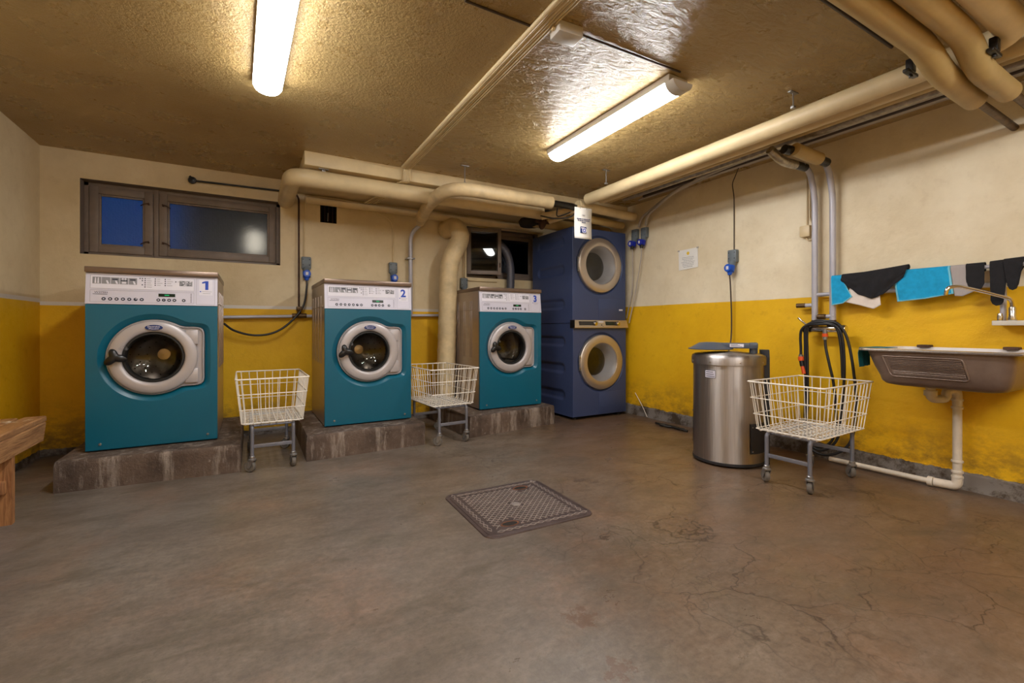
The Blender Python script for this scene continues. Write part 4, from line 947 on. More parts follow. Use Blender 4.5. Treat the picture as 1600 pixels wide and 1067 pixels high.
# grey conduits beside the foil pipe
for i, (x, z, r, m_, y1, w_) in enumerate(((3.310, 2.245, 0.015, 'cable_grey', 3.2, 'widest and nearest the foil pipe'), (3.345, 2.235, 0.013, 'cable_dark', 3.25, 'dark, between the grey ones'), (3.380, 2.245, 0.013, 'cable_grey', 3.3, 'middle of the bundle'), (3.410, 2.245, 0.009, 'cable_grey', 3.35, 'thin, second from the wall'), (3.435, 2.248, 0.009, 'cable_grey', 3.4, 'thin, closest to the wall'))):
    pts = [(x, -2.2, z), (x, 2.3+0.08*i, z), (x+0.06, 2.85+0.06*i, z-0.02), (3.53+0.01*i, 3.38+0.05*i, 2.10), (3.585, 3.45+0.05*i, 2.02)] if i in (0, 2) else [(x, -2.2, z), (x, 1.0, z+0.004), (x, y1, z)]
    pipe('cable_conduit', 'long ceiling cable along the sink wall, %s' % w_, pts, r, m_, 0.25 if i in (0, 2) else 0, 'conduit', 10, group='cables along the sink wall')
# ceiling cable run with junction box
b = MB()
for k, (dx, r) in enumerate(((-0.030, 0.012), (-0.008, 0.007), (0.008, 0.007), (0.024, 0.006), (0.040, 0.006), (0.056, 0.005))):
    s_ = 0.005*k
    pts = [(1.095+dx, -2.2, ZC-r), (1.100+dx*0.9, 3.70-s_, ZC-r)]
    if k: pts += [(1.10+dx*0.8, 3.735-r, ZC-r-0.005), (1.10+dx*0.8, 3.735-r, 2.172-r), (1.07+dx, 3.79, 2.165-r*0.5), (0.96+dx*1.6, 4.57-0.01*k, 2.16-r)]
    b.tube(fillet(pts, 0.03, 4), r, 'pipe_cream', 8)
tag(b.build('cable_run', smooth=60), 'bundle of painted-over cables crossing the ceiling and stepping down over the beam', 'cable run')
jb = thing('junction_box', 'small painted junction box on the ceiling beside the cable run', 'junction box', (1.215, 1.64, ZC), math.radians(-4))
b = MB(); b.box((-0.062, -0.042, -0.048), (0.062, 0.042, 0.0), 'lamp_base', .006); b.build('box_body', jb)
b = MB(); b.lathe([(0.010, -0.075), (0.010, -0.06)], 'pipe_cream', (0, 0, -0.02), 'x', 10, True, True); b.build('cable_gland', jb)
pipe('lamp_cable', 'thin painted cable from the junction box to the ceiling light end', [(1.28, 1.635, ZC-0.006), (1.93, 1.62, ZC-0.006)], 0.005, 'cable_dark', cat='cable', seg=8)
pipe('lamp_cable', 'thin painted cable reaching the cable run from the bench side', [(0.75, 1.70, ZC-0.005), (1.06, 1.70, ZC-0.005)], 0.005, 'cable_dark', cat='cable', seg=8)
pipe('ceiling_conduit', 'dark pair of cables on the ceiling running up to the ochre crossing pipes', [(-1.3, 0.905, ZC-0.03), (2.62, 0.935, ZC-0.03)], 0.013, 'cable_grey', cat='conduit', seg=10)
pipe('ceiling_conduit', 'thinner cable on the ceiling beside the dark pair', [(-1.3, 0.94, ZC-0.02), (2.60, 0.97, ZC-0.02)], 0.007, 'cable_dark', cat='conduit', seg=10)
# hangers
def hanger(x, y, z0, z1, label):
    b = MB(); b.box((x-0.035, y-0.012, z1-0.006), (x+0.035, y+0.012, z1), 'zinc', .002); b.tube([(x, y, z1), (x, y, z0)], 0.004, 'zinc', 8); b.box((x-0.012, y-0.01, z0-0.002), (x+0.012, y+0.01, z0+0.012), 'zinc', .002)
    tag(b.build('pipe_hanger'), label, 'pipe hanger', 'small pipe hangers')
hanger(2.60, 2.95, 2.16, ZC, 'small perforated hanger by the far end of the bright main pipe')
hanger(2.66, 1.45, 2.19, ZC, 'small rusty hanger beside the near half of the bright main pipe')
hanger(0.48, 3.79, 2.155, 2.176, 'small hanger over the pipe below the beam corner')
hanger(1.52, 3.45, 2.13, ZC, 'small hanger over the bend of the wrapped pipe')
# pipes feeding the sink wall
def feed(y, label, x0, r=0.020):
    pipe('water_pipe', label, [(x0, y-0.02, 2.09), (3.50, y, 2.075), (3.565, y, 1.90), (3.565, y, 0.985)], r, 'pipe_grey', 0.14, 'water pipe')
feed(1.790, 'pale grey water pipe down the sink wall, nearer the extractor', 3.36)
feed(1.672, 'pale grey water pipe down the sink wall, nearer the towels', 3.36)
fe = thing('pipe_fitting', 'taped elbow fittings where the water pipes leave the ceiling pipes', 'pipe fitting', (3.2, 1.72, 2.09))
b = MB(); b.tube(fillet([(-0.16, 0.09, 0.06), (-0.05, 0.07, -0.005), (0.10, 0.065, -0.005)], 0.05), 0.030, 'foil', 14); b.build('foil_elbow', fe)
b = MB(); b.tube([(-0.10, -0.04, 0.03), (0.14, -0.07, 0.0)], 0.042, 'pipe_ochre', 16); b.build('insulated_stub', fe)
b = MB(); b.tube([(0.10, 0.063, -0.005), (0.21, 0.055, -0.008)], 0.028, 'tape_black', 14); b.build('black_tape', fe)
b = MB(); b.tube([(0.13, -0.068, 0.0), (0.24, -0.068, -0.006)], 0.030, 'tape_black', 14); b.build('black_tape', fe)
b = MB(); b.tube([(-0.15, 0.0, 0.035), (-0.06, -0.02, 0.03)], 0.03, 'tape_black', 14); b.build('black_tape', fe)

# wrapped duct by the wall between machines 2 and 3
b = MB(); raw = fillet([(1.80, 4.595, 1.99), (1.85, 4.42, 2.01), (1.885, 4.36, 1.88), (1.750, 4.36, 1.62), (1.705, 4.37, PH+0.002)], 0.09, 6)
pts = [raw[0]]
for a_, c_ in zip(raw, raw[1:]):
    m_ = max(1, int((c_-a_).length/0.035))
    for i_ in range(1, m_+1): pts.append(a_.lerp(c_, i_/m_))
rng = random.Random(5); b.tube(pts, 0.1, 'pipe_wrap', 32, True, [0.092*(1+(0.05 if i%4 == 0 else 0)+0.012*rng.random()) for i in range(len(pts))])
tag(b.build('exhaust_duct', smooth=50), 'thick cream wrapped exhaust duct between washing machines 2 and 3', 'duct')
b = MB(); b.box((1.76, 4.585, 1.95), (1.97, 4.602, 2.125), 'dark_void', .004); tag(b.build('wall_hole_shade'), 'dark plate painted as the shade in a wall hole behind the wrapped duct', 'hole')  # flat plate on the wall; the hole's shade is only its dark colour
b = MB(); b.tube(smoothpath([(2.40, 4.66, 1.95), (2.42, 4.56, 1.90), (2.49, 4.50, 1.80), (2.54, 4.49, 1.62), (2.545, 4.50, 1.32)], 16), 0.044, 'duct_grey', 20, True, [0.044*(1+0.05*(i % 2)) for i in range(65)])
tag(b.build('exhaust_hose', smooth=50), 'dark ribbed exhaust hose from washing machine 3 to the small window', 'hose')
# vent grate in the back wall hole
b = MB()
for k in range(4): b.box((0.565+k*0.035, YB+0.08, 1.95), (0.572+k*0.035, YB+0.085, 2.12), 'rust', .001)
b.tube([(0.625, YB+0.05, 1.96), (0.628, YB+0.05, 2.04)], 0.004, 'zinc', 6)
tag(b.build('vent_grate'), 'rusty bars inside the small square vent hole', 'vent')
# rod with disc beside window
rd = thing('lever_rod', 'black rod with round knob fixed above the wide window', 'rod', (-0.43, YB-0.03, 2.16))
b = MB(); b.lathe([(0.0, -0.02), (0.026, -0.018), (0.030, -0.008), (0.026, 0.01), (0.014, 0.03)], 'black_plastic', (0, 0, 0), 'y', 20, True); b.tube([(-0.02, -0.005, 0.03), (0.0, -0.005, 0.015)], 0.010, 'black_plastic', 8); b.build('knob', rd)
b = MB(); b.tube([(0.02, 0, 0), (0.64, 0.01, 0.012)], 0.008, 'black_plastic', 10); b.build('rod', rd)
pipe('riser_pipe', 'thin rust-brown pipe down the wall past the first grey socket', [(0.345, YB-0.02, 2.165), (0.368, YB-0.03, 2.12), (0.368, YB-0.035, 1.075)], 0.0085, 'rust', 0.04, 'pipe', 10)
pipe('supply_pipe', 'grey horizontal water pipe low on the wall behind the washing machines', [(-0.25, 4.55, 1.033), (0.60, 4.55, 1.055), (1.85, 4.55, 1.076)], 0.014, 'pipe_grey', cat='pipe')
b = MB(); b.tube([(0.31, 4.55, 1.052), (0.43, 4.55, 1.054)], 0.022, 'brass_old', 12); b.tube([(0.368, 4.55, 1.05), (0.368, 4.55, 1.12)], 0.016, 'brass_old', 10); b.box((0.345, 4.50, 1.10), (0.395, 4.56, 1.135), 'brass_old', .005)
tag(b.build('stop_valve'), 'tarnished brass valve on the horizontal pipe behind washing machine 2', 'valve')

# ------------------------------------------------------------------ sockets, plugs and cords
def socket(loc, rz, label, navy=False):
    t = thing('wall_socket', label, 'wall socket', loc, rz)
    b = MB(); b.box((-0.040, -0.045, -0.055), (0.040, 0.0, 0.055), 'socket_grey', .008)
    for sx in (-0.03, 0.03):
        for sz in (-0.02, 0.03): b.lathe([(0.005, -0.046), (0.003, -0.048)], 'black_plastic', (sx*0.9, 0, sz), 'y', 8, False, True)
    b.build('socket_body', t)
    b = MB(); b.tube([(0, -0.030, -0.05), (0, -0.055, -0.105)], 0.030, 'socket_grey', 16); b.build('socket_mouth', t)
    return t
def plug(loc, rz, label, path, mat='plug_blue', cr=0.008, cmat='hose_black'):
    t = thing('power_plug', label, 'plug and cable', loc, rz)
    b = MB(); b.tube([(0, -0.050, -0.085), (0, -0.066, -0.135)], 0.033, mat, 18); b.lathe([(0.030, -0.012), (0.034, -0.006), (0.030, 0.0)], mat, (0, -0.092, -0.105), 'y', 18, True)
    b.box((-0.012, -0.106, -0.12), (0.012, -0.098, -0.09), 'button_ring', .002)
    b.tube([(0, -0.064, -0.130), (0, -0.072, -0.165)], 0.022, mat if mat != 'plug_navy' else 'black_plastic', 14, True, [0.026, 0.014]); b.build('plug', t)
    if path:
        b = MB(); b.tube(smoothpath([(0, -0.071, -0.16)]+path), cr, cmat, 10); b.build('cord', t)
    return t
socket((0.430, YB, 1.54), 0, 'grey wall socket with round blue plug beside the thin brown riser')
plug((0.430, YB, 1.54), 0, 'blue plug with thick black cord sweeping down to washing machine 1',
     [(0.0, -0.075, -0.22), (-0.03, -0.08, -0.40), (-0.14, -0.09, -0.55), (-0.27, -0.10, -0.64), (-0.42, -0.11, -0.66), (-0.56, -0.13, -0.62), (-0.635, -0.16, -0.56)], cr=0.009)
socket((1.230, YB, 1.545), 0, 'grey wall socket above washing machine 2')
plug((1.230, YB, 1.545), 0, 'blue plug whose cord drops behind washing machine 2', [(0, -0.06, -0.25), (-0.02, -0.05, -0.5)])
socket((2.005, YB, 1.43), 0, 'grey wall socket above washing machine 3, below the small window corner')
socket((XR, 2.462, 1.560), -PI/2, 'grey wall socket alone on the cream part of the sink wall')
plug((XR, 2.462, 1.560), -PI/2, 'bright blue plug with dark cord hanging to the spin extractor', [(0, -0.06, -0.25), (0.0, -0.045, -0.5), (0.0, -0.05, -0.70), (0.02, -0.12, -0.84)], cr=0.006, cmat='cable_dark')
socket((XR, 3.48, 1.945), -PI/2, 'dark grey wall socket high beside the dryers, nearer the extractor')
plug((XR, 3.48, 1.945), -PI/2, 'deep blue plug high beside the dryers, nearer the extractor', [(-0.01, -0.06, -0.25), (-0.10, -0.05, -0.6), (-0.22, -0.03, -0.95)], 'plug_navy', 0.006, 'cable_grey')
socket((XR, 3.615, 1.95), -PI/2, 'dark grey wall socket high in the corner behind the dryer edge')
plug((XR, 3.615, 1.95), -PI/2, 'deep blue plug in the corner, closest to the dryer top', [(-0.01, -0.05, -0.25), (-0.04, -0.03, -0.6), (-0.14, -0.015, -0.9)], 'plug_navy', 0.006, 'cable_grey')
pipe('socket_cable', 'thin cream cable dropping to the socket beside the brown riser', [(0.90, 4.57, 2.15), (0.70, 4.575, 2.165), (0.42, 4.585, 2.165), (0.415, 4.585, 1.59)], 0.005, 'pipe_cream', 0.04, 'cable', 8)
pipe('socket_cable', 'thin cream cable dropping to the socket above washing machine 2', [(0.96, 4.57, 2.15), (1.06, 4.585, 2.09), (1.20, 4.585, 2.03), (1.235, 4.585, 1.95), (1.235, 4.585, 1.59)], 0.005, 'pipe_cream', 0.05, 'cable', 8)
pipe('socket_cable', 'thin cable dropping beside the small window to its socket', [(1.6, 4.585, 2.13), (1.96, 4.585, 2.13), (2.0, 4.585, 2.05), (2.0, 4.585, 1.48)], 0.006, 'pipe_cream', 0.05, 'cable', 8)
pipe('socket_cable', 'cream cable looping under the small window frame', [(2.02, 4.585, 1.9), (2.02, 4.585, 1.49), (2.06, 4.585, 1.465), (2.42, 4.585, 1.465)], 0.007, 'pipe_cream', 0.03, 'cable', 8)
pipe('socket_cable', 'thin cable dropping to the lone socket on the sink wall', [(3.43, 2.30, 2.24), (3.58, 2.46, 2.18), (3.61, 2.462, 2.08), (3.61, 2.462, 1.61)], 0.004, 'cable_dark', 0.04, 'cable', 8)
sw = thing('light_switch', 'small cream box switch between the water pipes and lone socket', 'switch', (XR, 1.868, 1.665))
b = MB(); b.box((-0.045, -0.036, -0.042), (0.0, 0.036, 0.042), 'switch_cream', .006); b.build('switch_box', sw)
b = MB(); b.tube(fillet([(-0.012, -0.02, 0.44), (-0.012, -0.02, 0.09), (-0.012, -0.055, 0.03), (-0.012, -0.055, -0.05), (-0.012, -0.015, -0.075), (-0.012, 0.005, -0.045)], 0.03), 0.0055, 'switch_cream', 8); b.build('switch_cable', sw)
b = MB(); b.tube([(-0.012, -0.002, 0.44), (-0.012, -0.002, 0.04)], 0.0045, 'switch_cream', 8); b.build('switch_cable', sw)

# ------------------------------------------------------------------ notices
sg = thing('hanging_notice', 'white printed notice with blue picture hung by string before the dryers', 'notice', (2.56, 3.205, 2.012), math.radians(-3))
b = MB(); n = 12
b.rings([[(-0.094, 0.004*math.sin(i/n*PI), -0.275*i/n) for i in range(n+1)], [(0.094, 0.004*math.sin(i/n*PI)+0.004, -0.275*i/n) for i in range(n+1)]], 'paper', closed=False)
sh = b.build('sheet', sg); so = sh.modifiers.new('s', 'SOLIDIFY'); so.thickness = 0.0012; so.offset = 1
b = MB()
def pr(x0, z0, x1, z1, mat='dark_ink', y=-0.004): b.faces([(x0,y,z0),(x1,y,z0),(x1,y,z1),(x0,y,z1)], [(0,1,2,3)], mat)
b.text('OBS!', 0.017, 'dark_ink', lambda u, v: (u, -0.004, -0.075+v), align='CENTER')
rng = random.Random(2)
for row, wd in ((-0.105, 0.072), (-0.120, 0.062), (-0.135, 0.02)):
    x = -wd
    while x < wd:
        l = rng.uniform(0.008, 0.02); pr(x, row, min(x+l, wd), row+0.007, 'badge_blue'); x += l+0.005
b.build('print', sg, smooth=0)
b = MB()
pr(-0.036, -0.226, 0.030, -0.170, 'badge_blue')
for j in range(3): b.faces([(0.006+r*math.cos(2*PI*k/16), -0.0046-0.0004*j, -0.202+r*math.sin(2*PI*k/16)) for r in ((0.024, 0.017, 0.009)[j],) for k in range(16)], [tuple(range(16))], ('white_ink', 'blue_ink', 'white_ink')[j])
pr(-0.028, -0.186, 0.004, -0.177, 'white_ink', -0.0045)
b.build('picture', sg, smooth=0)
b = MB(); b.tube([(-0.035, 0, -0.012), (-0.035, -0.003, 0.004), (-0.04, 0.03, 0.155)], 0.0012, 'cable_dark', 5); b.tube([(0.035, 0, -0.012), (0.035, -0.003, 0.004), (-0.035, -0.003, 0.006)], 0.0012, 'cable_dark', 5); b.build('string', sg)
wn = thing('wall_notice', 'small white paper notice taped to the cream sink wall', 'notice', (XR-0.003, 2.942, 1.60), math.radians(-90))
b = MB(); b.rings([[(-0.112, yy, 0.092), (-0.108, yy, -0.100), (0.112, yy, -0.088), (0.108, yy, 0.098)] for yy in (-0.0015, -0.003)], 'paper', True, True); b.build('sheet', wn, smooth=0)
b = MB()
for k in range(7):
    z = 0.015-k*0.015; wd = rng.uniform(0.045, 0.085); x = -wd
    while x < wd:
        l = rng.uniform(0.008, 0.022); pr(x, z, min(x+l, wd), z+0.004, 'grey_ink', -0.0045); x += l+0.004
b.build('print', wn, smooth=0)
b = MB(); b.faces([(0.0+0.016*math.cos(2*PI*k/12), -0.0045, 0.055+0.016*math.sin(2*PI*k/12)) for k in range(12)], [tuple(range(12))], 'yellow_ink')
b.build('emblem', wn, smooth=0)
for x, z in ((-0.11, 0.09), (0.108, 0.096)):
    b = MB(); b.box((x-0.012, -0.006, z-0.008), (x+0.010, -0.002, z+0.006), 'cable_grey', .001); b.build('tape_corner', wn)

# ------------------------------------------------------------------ sink
sk = thing('utility_sink', 'brown enamel laundry sink with ribbed front mounted on the yellow wall', 'sink', (3.36, 0.985, 0))
SZ = 0.826
def rr(x0, x1, y0, y1, cr, z, k=7):
    pts = []; cx, cy = (x0+x1)/2, (y0+y1)/2
    for sx, sy, a0 in ((1, 1, 0), (-1, 1, 90), (-1, -1, 180), (1, -1, 270)):
        for q in range(k+1):
            a = math.radians(a0+q*90/k)
            X = (x1-cr if sx > 0 else x0+cr)+cr*math.cos(a); Y = (y1-cr if sy > 0 else y0+cr)+cr*math.sin(a); pts.append((X-3.36, Y-0.985, z))
    return pts
y0, y1, x0, x1 = 0.655, 1.325, 3.095, 3.605
b = MB()
b.rings([rr(x0+0.02, x1, y0+0.03, y1-0.03, 0.05, SZ-0.010), rr(x0+0.022, x1, y0+0.032, y1-0.036, 0.055, SZ-0.03), rr(x0+0.028, x1, y0+0.040, y1-0.060, 0.06, SZ-0.10),
         rr(x0+0.034, x1, y0+0.050, y1-0.080, 0.07, SZ-0.15), rr(x0+0.046, x1, y0+0.062, y1-0.088, 0.06, SZ-0.180), rr(x0+0.062, x1-0.01, y0+0.080, y1-0.103, 0.06, SZ-0.198), rr(x0+0.09, x1-0.05, y0+0.12, y1-0.14, 0.05, SZ-0.206)], 'sink_brown', False, True)
b.build('basin', sk, smooth=50)
b = MB()
b.rings([rr(x0+0.022, x1, y0+0.032, y1-0.032, 0.05, SZ-0.014), rr(x0, x1, y0, y1, 0.045, SZ-0.012), rr(x0-0.004, x1, y0-0.003, y1+0.003, 0.045, SZ-0.006), rr(x0, x1, y0, y1, 0.045, SZ), rr(x0+0.02, x1-0.02, y0+0.02, y1-0.02, 0.05, SZ+0.003)], 'sink_rim')
b.rings([rr(x0+0.02, x1-0.02, y0+0.02, y1-0.02, 0.05, SZ+0.003), rr(x0+0.04, x1-0.04, y0+0.05, y1-0.06, 0.06, SZ-0.02), rr(x0+0.09, x1-0.08, y0+0.10, y1-0.16, 0.06, SZ-0.17), rr(x0+0.15, x1-0.15, y0+0.2, y1-0.25, 0.05, SZ-0.185)], 'sink_white', False, True)
b.build('rim', sk, smooth=40)
b = MB()      # raised ribs on the front: they follow the sloping front face
def fx(z): 
    k = (SZ-0.03-z)/0.12; return x0+0.021+0.011*max(0, k)
zt0, zb0 = SZ-0.040, SZ-0.150
yl, yr_ = 1.205, 0.855
b.tube(fillet([(fx(zt0)-3.36, yl-0.0-0.985, zt0), (fx(zt0)-3.36, yr_+0.015-0.985, zt0), (fx(zb0)-3.36, yr_-0.01-0.985, zb0), (fx(zb0)-3.36, yl-0.035-0.985, zb0), (fx(zt0)-3.36, yl+0.003-0.985, zt0-0.001)], 0.02), 0.0048, 'sink_brown', 8)
for k in range(11):
    z = zt0-0.012-k*0.0088; b.tube([(fx(z)-3.36, yl-0.02-0.003*k-0.985, z), (fx(z)-3.36, yr_+0.02-0.002*k-0.985, z)], 0.0040, 'sink_brown', 6)
b.build('front_ribs', sk, smooth=60)
for yy in (1.17, 0.80):
    b = MB(); b.box((0.19, yy-0.985-0.03, SZ), (0.255, yy-0.985+0.03, SZ+0.016), 'rust', .004); b.build('wall_bracket', sk)
b = MB(); b.lathe([(0.034, -0.218), (0.034, -0.196)], 'plastic_white', (3.40-3.36, 1.085-0.985, SZ), 'z', 20, True, True); b.build('waste_outlet', sk)
dt = thing('drain_pipe', 'white plastic waste pipe from the sink down and along the floor', 'drain pipe', (3.54, 1.01, 0))
b = MB(); b.tube(fillet([(-0.14, 0.075, 0.60), (-0.14, 0.075, 0.535), (-0.06, 0.03, 0.535), (-0.06, 0.03, 0.585), (0.0, 0.0, 0.585), (0.0, 0.0, 0.50)], 0.03, 5), 0.023, 'plastic_white', 16); b.lathe([(0.031, 0.555), (0.031, 0.585)], 'plastic_white', (-0.14, 0.075, 0), 'z', 18, True, True); b.build('trap', dt)
b = MB(); b.tube([(0, 0, 0.56), (0, 0, 0.075)], 0.021, 'plastic_white', 18)
for z in (0.53, 0.485, 0.175, 0.115, 0.085): b.lathe([(0.026, z-0.007), (0.028, z), (0.026, z+0.007)], 'plastic_white', (0, 0, 0), 'z', 18, True, True)
b.build('downpipe', dt)
b = MB(); b.tube(fillet([(0, 0, 0.09), (0, 0, 0.03), (-0.02, 0.10, 0.03)], 0.05, 6), 0.025, 'plastic_white', 16); b.lathe([(0.028, 0.10), (0.028, 0.125)], 'plastic_white', (-0.02, 0, 0.03), 'y', 16, True, True); b.build('floor_elbow', dt)
b = MB(); b.tube([(-0.02, 0.10, 0.03), (-0.02, 0.66, 0.026)], 0.016, 'plastic_white', 14); b.build('floor_run', dt)
# tap
tp = thing('water_tap', 'chrome swan-neck tap on a white block above the sink', 'tap', (3.55, 0.80, 0.975))
b = MB(); b.box((-0.07, -0.17, -0.016), (0.065, 0.055, 0.010), 'ceramic', .004); b.build('mounting_block', tp)
b = MB(); b.lathe([(0.017, 0.010), (0.019, 0.02), (0.015, 0.035), (0.015, 0.075), (0.011, 0.085)], 'chrome', (-0.02, -0.012, 0), 'z', 18, False, True); b.lathe([(0.012, 0.010), (0.013, 0.03), (0.009, 0.05)], 'chrome', (-0.02, 0.035, 0), 'z', 14, False, True); b.build('tap_body', tp)
b = MB(); b.tube(fillet([(-0.02, -0.012, 0.08), (-0.03, -0.010, 0.125), (-0.11, 0.07, 0.165), (-0.21, 0.155, 0.200), (-0.245, 0.185, 0.19), (-0.245, 0.19, 0.150)], 0.05, 8), 0.0095, 'chrome', 14); b.build('spout', tp)
pipe('tap_feed_pipe', 'pale grey pipe behind the towels leading down to the tap', [(3.565, 1.78, 1.185), (3.565, 0.83, 1.185), (3.565, 0.83, 0.985)], 0.013, 'pipe_grey', 0.03, 'water pipe', 12)
pipe('towel_rail', 'pale grey rail carrying the towels and socks', [(3.60, 1.66, 1.285), (3.545, 1.64, 1.285), (3.545, -0.3, 1.285), (3.60, -0.31, 1.285)], 0.011, 'pipe_grey', 0.02, 'rail', 12)
b = MB(); b.tube([(3.565, 1.672, 0.95), (3.565, 1.672, 1.00)], 0.022, 'brass_old', 12); b.tube([(3.565, 1.79, 0.95), (3.565, 1.79, 1.00)], 0.022, 'brass_old', 12); b.tube([(3.545, 1.76, 1.025), (3.545, 1.71, 1.025)], 0.018, 'brass_old', 10); b.tube([(3.56, 1.71, 1.025), (3.56, 1.66, 1.03)], 0.015, 'pipe_grey', 10)
tag(b.build('stop_valve'), 'brass fittings at the lower ends of the two water pipes', 'valve')
b = MB(); b.tube([(3.565, 1.79, 1.11), (3.565, 1.86, 1.11)], 0.015, 'pipe_grey', 10); b.tube([(3.56, 1.855, 1.11), (3.55, 1.91, 1.11)], 0.017, 'brass_old', 10)
tag(b.build('tap_stub'), 'short side branch with brass end on the water pipe', 'pipe fitting')

# ------------------------------------------------------------------ mixer and hoses
mx = thing('wall_mixer', 'chrome wall mixer with hoses draped over it', 'mixer tap', (3.515, 1.695, 0.935))
b = MB(); b.box((-0.02, -0.10, -0.022), (0.02, 0.11, 0.022), 'chrome', .010); b.build('mixer_body', mx)
b = MB(); b.lathe([(0.026, -0.13), (0.030, -0.125), (0.030, -0.095), (0.022, -0.09)], 'chrome', (0, 0, 0), 'y', 20, True); b.lathe([(0.022, 0.10), (0.030, 0.105), (0.030, 0.14), (0.024, 0.145)], 'chrome', (0, 0, 0), 'y', 20, False, True); b.build('end_handle', mx)
b = MB(); b.tube([(-0.01, 0.12, 0.03), (-0.02, 0.155, 0.065), (-0.03, 0.17, 0.085)], 0.007, 'chrome', 10); b.build('lever', mx)
for dy in (-0.023, 0.095):
    b = MB(); b.tube([(0.0, dy, 0.015), (0.04, dy, 0.02), (0.05, dy, 0.045)], 0.018, 'brass_old', 12); b.build('inlet', mx)
def hose(name, label, pts, r=0.009, extras=()):
    t = thing(name, label, 'hose', pts[0]); o0 = Vector(pts[0])
    b = MB(); b.tube(smoothpath([Vector(p)-o0 for p in pts], 10), r, 'hose_black', 12); b.build('hose_tube', t)
    for nm, p, q, rr_, m_ in extras:
        b = MB(); b.tube([Vector(p)-o0, Vector(q)-o0], rr_, m_, 14); b.build(nm, t)
    return t
hose('water_hose', 'black hose with orange coupling hanging straight down from the mixer centre',
     [(3.50, 1.690, 0.87), (3.50, 1.685, 0.80), (3.50, 1.665, 0.70), (3.51, 1.640, 0.55), (3.52, 1.63, 0.35), (3.52, 1.64, 0.20), (3.50, 1.68, 0.12), (3.47, 1.74, 0.10)], 0.009,
     (('coupling', (3.50, 1.690, 0.935), (3.50, 1.690, 0.862), 0.015, 'zinc'), ('orange_collar', (3.50, 1.690, 0.905), (3.50, 1.690, 0.882), 0.0185, 'hose_orange')))
hose('water_hose', 'black hose ending in an orange spray nozzle beside the extractor',
     [(3.50, 1.58, 0.60), (3.49, 1.585, 0.80), (3.475, 1.60, 0.93), (3.465, 1.64, 0.968), (3.465, 1.72, 0.97), (3.47, 1.79, 0.965), (3.47, 1.832, 0.93), (3.48, 1.845, 0.87), (3.485, 1.845, 0.80), (3.485, 1.845, 0.74)], 0.009,
     (('coupling', (3.485, 1.845, 0.75), (3.485, 1.845, 0.735), 0.015, 'zinc'), ('orange_collar', (3.485, 1.845, 0.735), (3.485, 1.842, 0.705), 0.019, 'hose_orange'), ('nozzle_grip', (3.485, 1.842, 0.705), (3.485, 1.835, 0.665), 0.015, 'black_plastic'), ('orange_nozzle', (3.485, 1.835, 0.67), (3.482, 1.822, 0.61), 0.012, 'hose_orange')))
hose('water_hose', 'black hose loop over the mixer, its strands running down behind the cart',
     [(3.50, 1.825, 0.30), (3.50, 1.822, 0.55), (3.49, 1.818, 0.80), (3.475, 1.805, 0.95), (3.465, 1.74, 0.982), (3.465, 1.66, 0.980), (3.47, 1.605, 0.955), (3.485, 1.575, 0.87), (3.50, 1.57, 0.65), (3.50, 1.585, 0.40), (3.49, 1.61, 0.18), (3.47, 1.70, 0.085), (3.47, 1.80, 0.14), (3.50, 1.825, 0.30)], 0.009)
hose('water_hose', 'outer black hose falling furthest towards the sink and looping above the floor',
     [(3.51, 1.808, 0.40), (3.50, 1.806, 0.70), (3.485, 1.80, 0.93), (3.47, 1.75, 0.99), (3.468, 1.66, 0.992), (3.475, 1.59, 0.965), (3.49, 1.545, 0.86), (3.50, 1.515, 0.65), (3.50, 1.50, 0.40), (3.48, 1.53, 0.17), (3.45, 1.64, 0.07), (3.45, 1.76, 0.09), (3.49, 1.81, 0.22), (3.51, 1.808, 0.40)], 0.009)

# ------------------------------------------------------------------ textiles on the rail
def drape(name, label, cat, top, bot, mat, xb=3.545, back=0.45, wr=0.006, hem=None, bulge=0.0, seed=1, shape=None, layer=0.0, th=0.0035):
    """top, bot: two or more (y, z) points along the top and the bottom edge"""
    def lerp(P_, f):
        n_ = len(P_)-1; i = min(int(f*n_), n_-1); t = f*n_-i
        return (P_[i][0]+(P_[i+1][0]-P_[i][0])*t, P_[i][1]+(P_[i+1][1]-P_[i][1])*t)
    b = MB(); nu, nv, nb = 28, 26, 10; rows = []
    yc = top[0][0]; zc = top[0][1]
    r0 = 0.013+layer
    for k in range(-nb-6, nv+1):
        row = []
        for i in range(nu+1):
            f = i/nu; (ty, tz_), (by, bz) = lerp(top, f), lerp(bot, f)
            if k >= 0:
                g = k/nv; y = ty+(by-ty)*g; z = tz_+(bz-tz_)*g
                wd_ = max(0.35, min(1, abs(top[0][0]-top[-1][0])/0.25)); w_ = wr*wd_*math.sin(f*17*wd_+seed+g*2)*min(1, g*2.0)+wr*1.6*noise.noise(Vector((f*3.1*wd_+seed, g*2.3, seed)))*min(1, g*2.5)
                x = xb-r0-abs(w_)-bulge*math.sin(PI*g); z -= 0.002*(1-min(1, g*8)); z -= r0*0.5
            elif k >= -6:
                a = PI*(-k)/6; x = xb-r0*math.cos(a); z = tz_-r0*0.5+r0*math.sin(a); y = ty
            else:
                g = (-k-6)/nb*back; y = ty+(by-ty)*g; z = tz_+(bz-tz_)*g-r0*0.5; x = xb+r0*0.9
            row.append((x-xb, y-yc, z-zc))
        rows.append(row)
    b.rings(rows, mat, closed=False)
    if hem:
        k2 = b.mi(hem); fs = list(b.bm.faces)
        for idx, f in enumerate(fs):
            i = idx % nu; r_ = idx//nu
            if r_ >= len(rows)-2 or i == 0 or i == nu-1: f.material_index = k2
    o = b.build(name, smooth=80); o.location = (xb, yc, zc); m_ = o.modifiers.new('s', 'SOLIDIFY'); m_.thickness = th; m_.offset = 0
    tag(o, label, cat); return o
T = 1.301
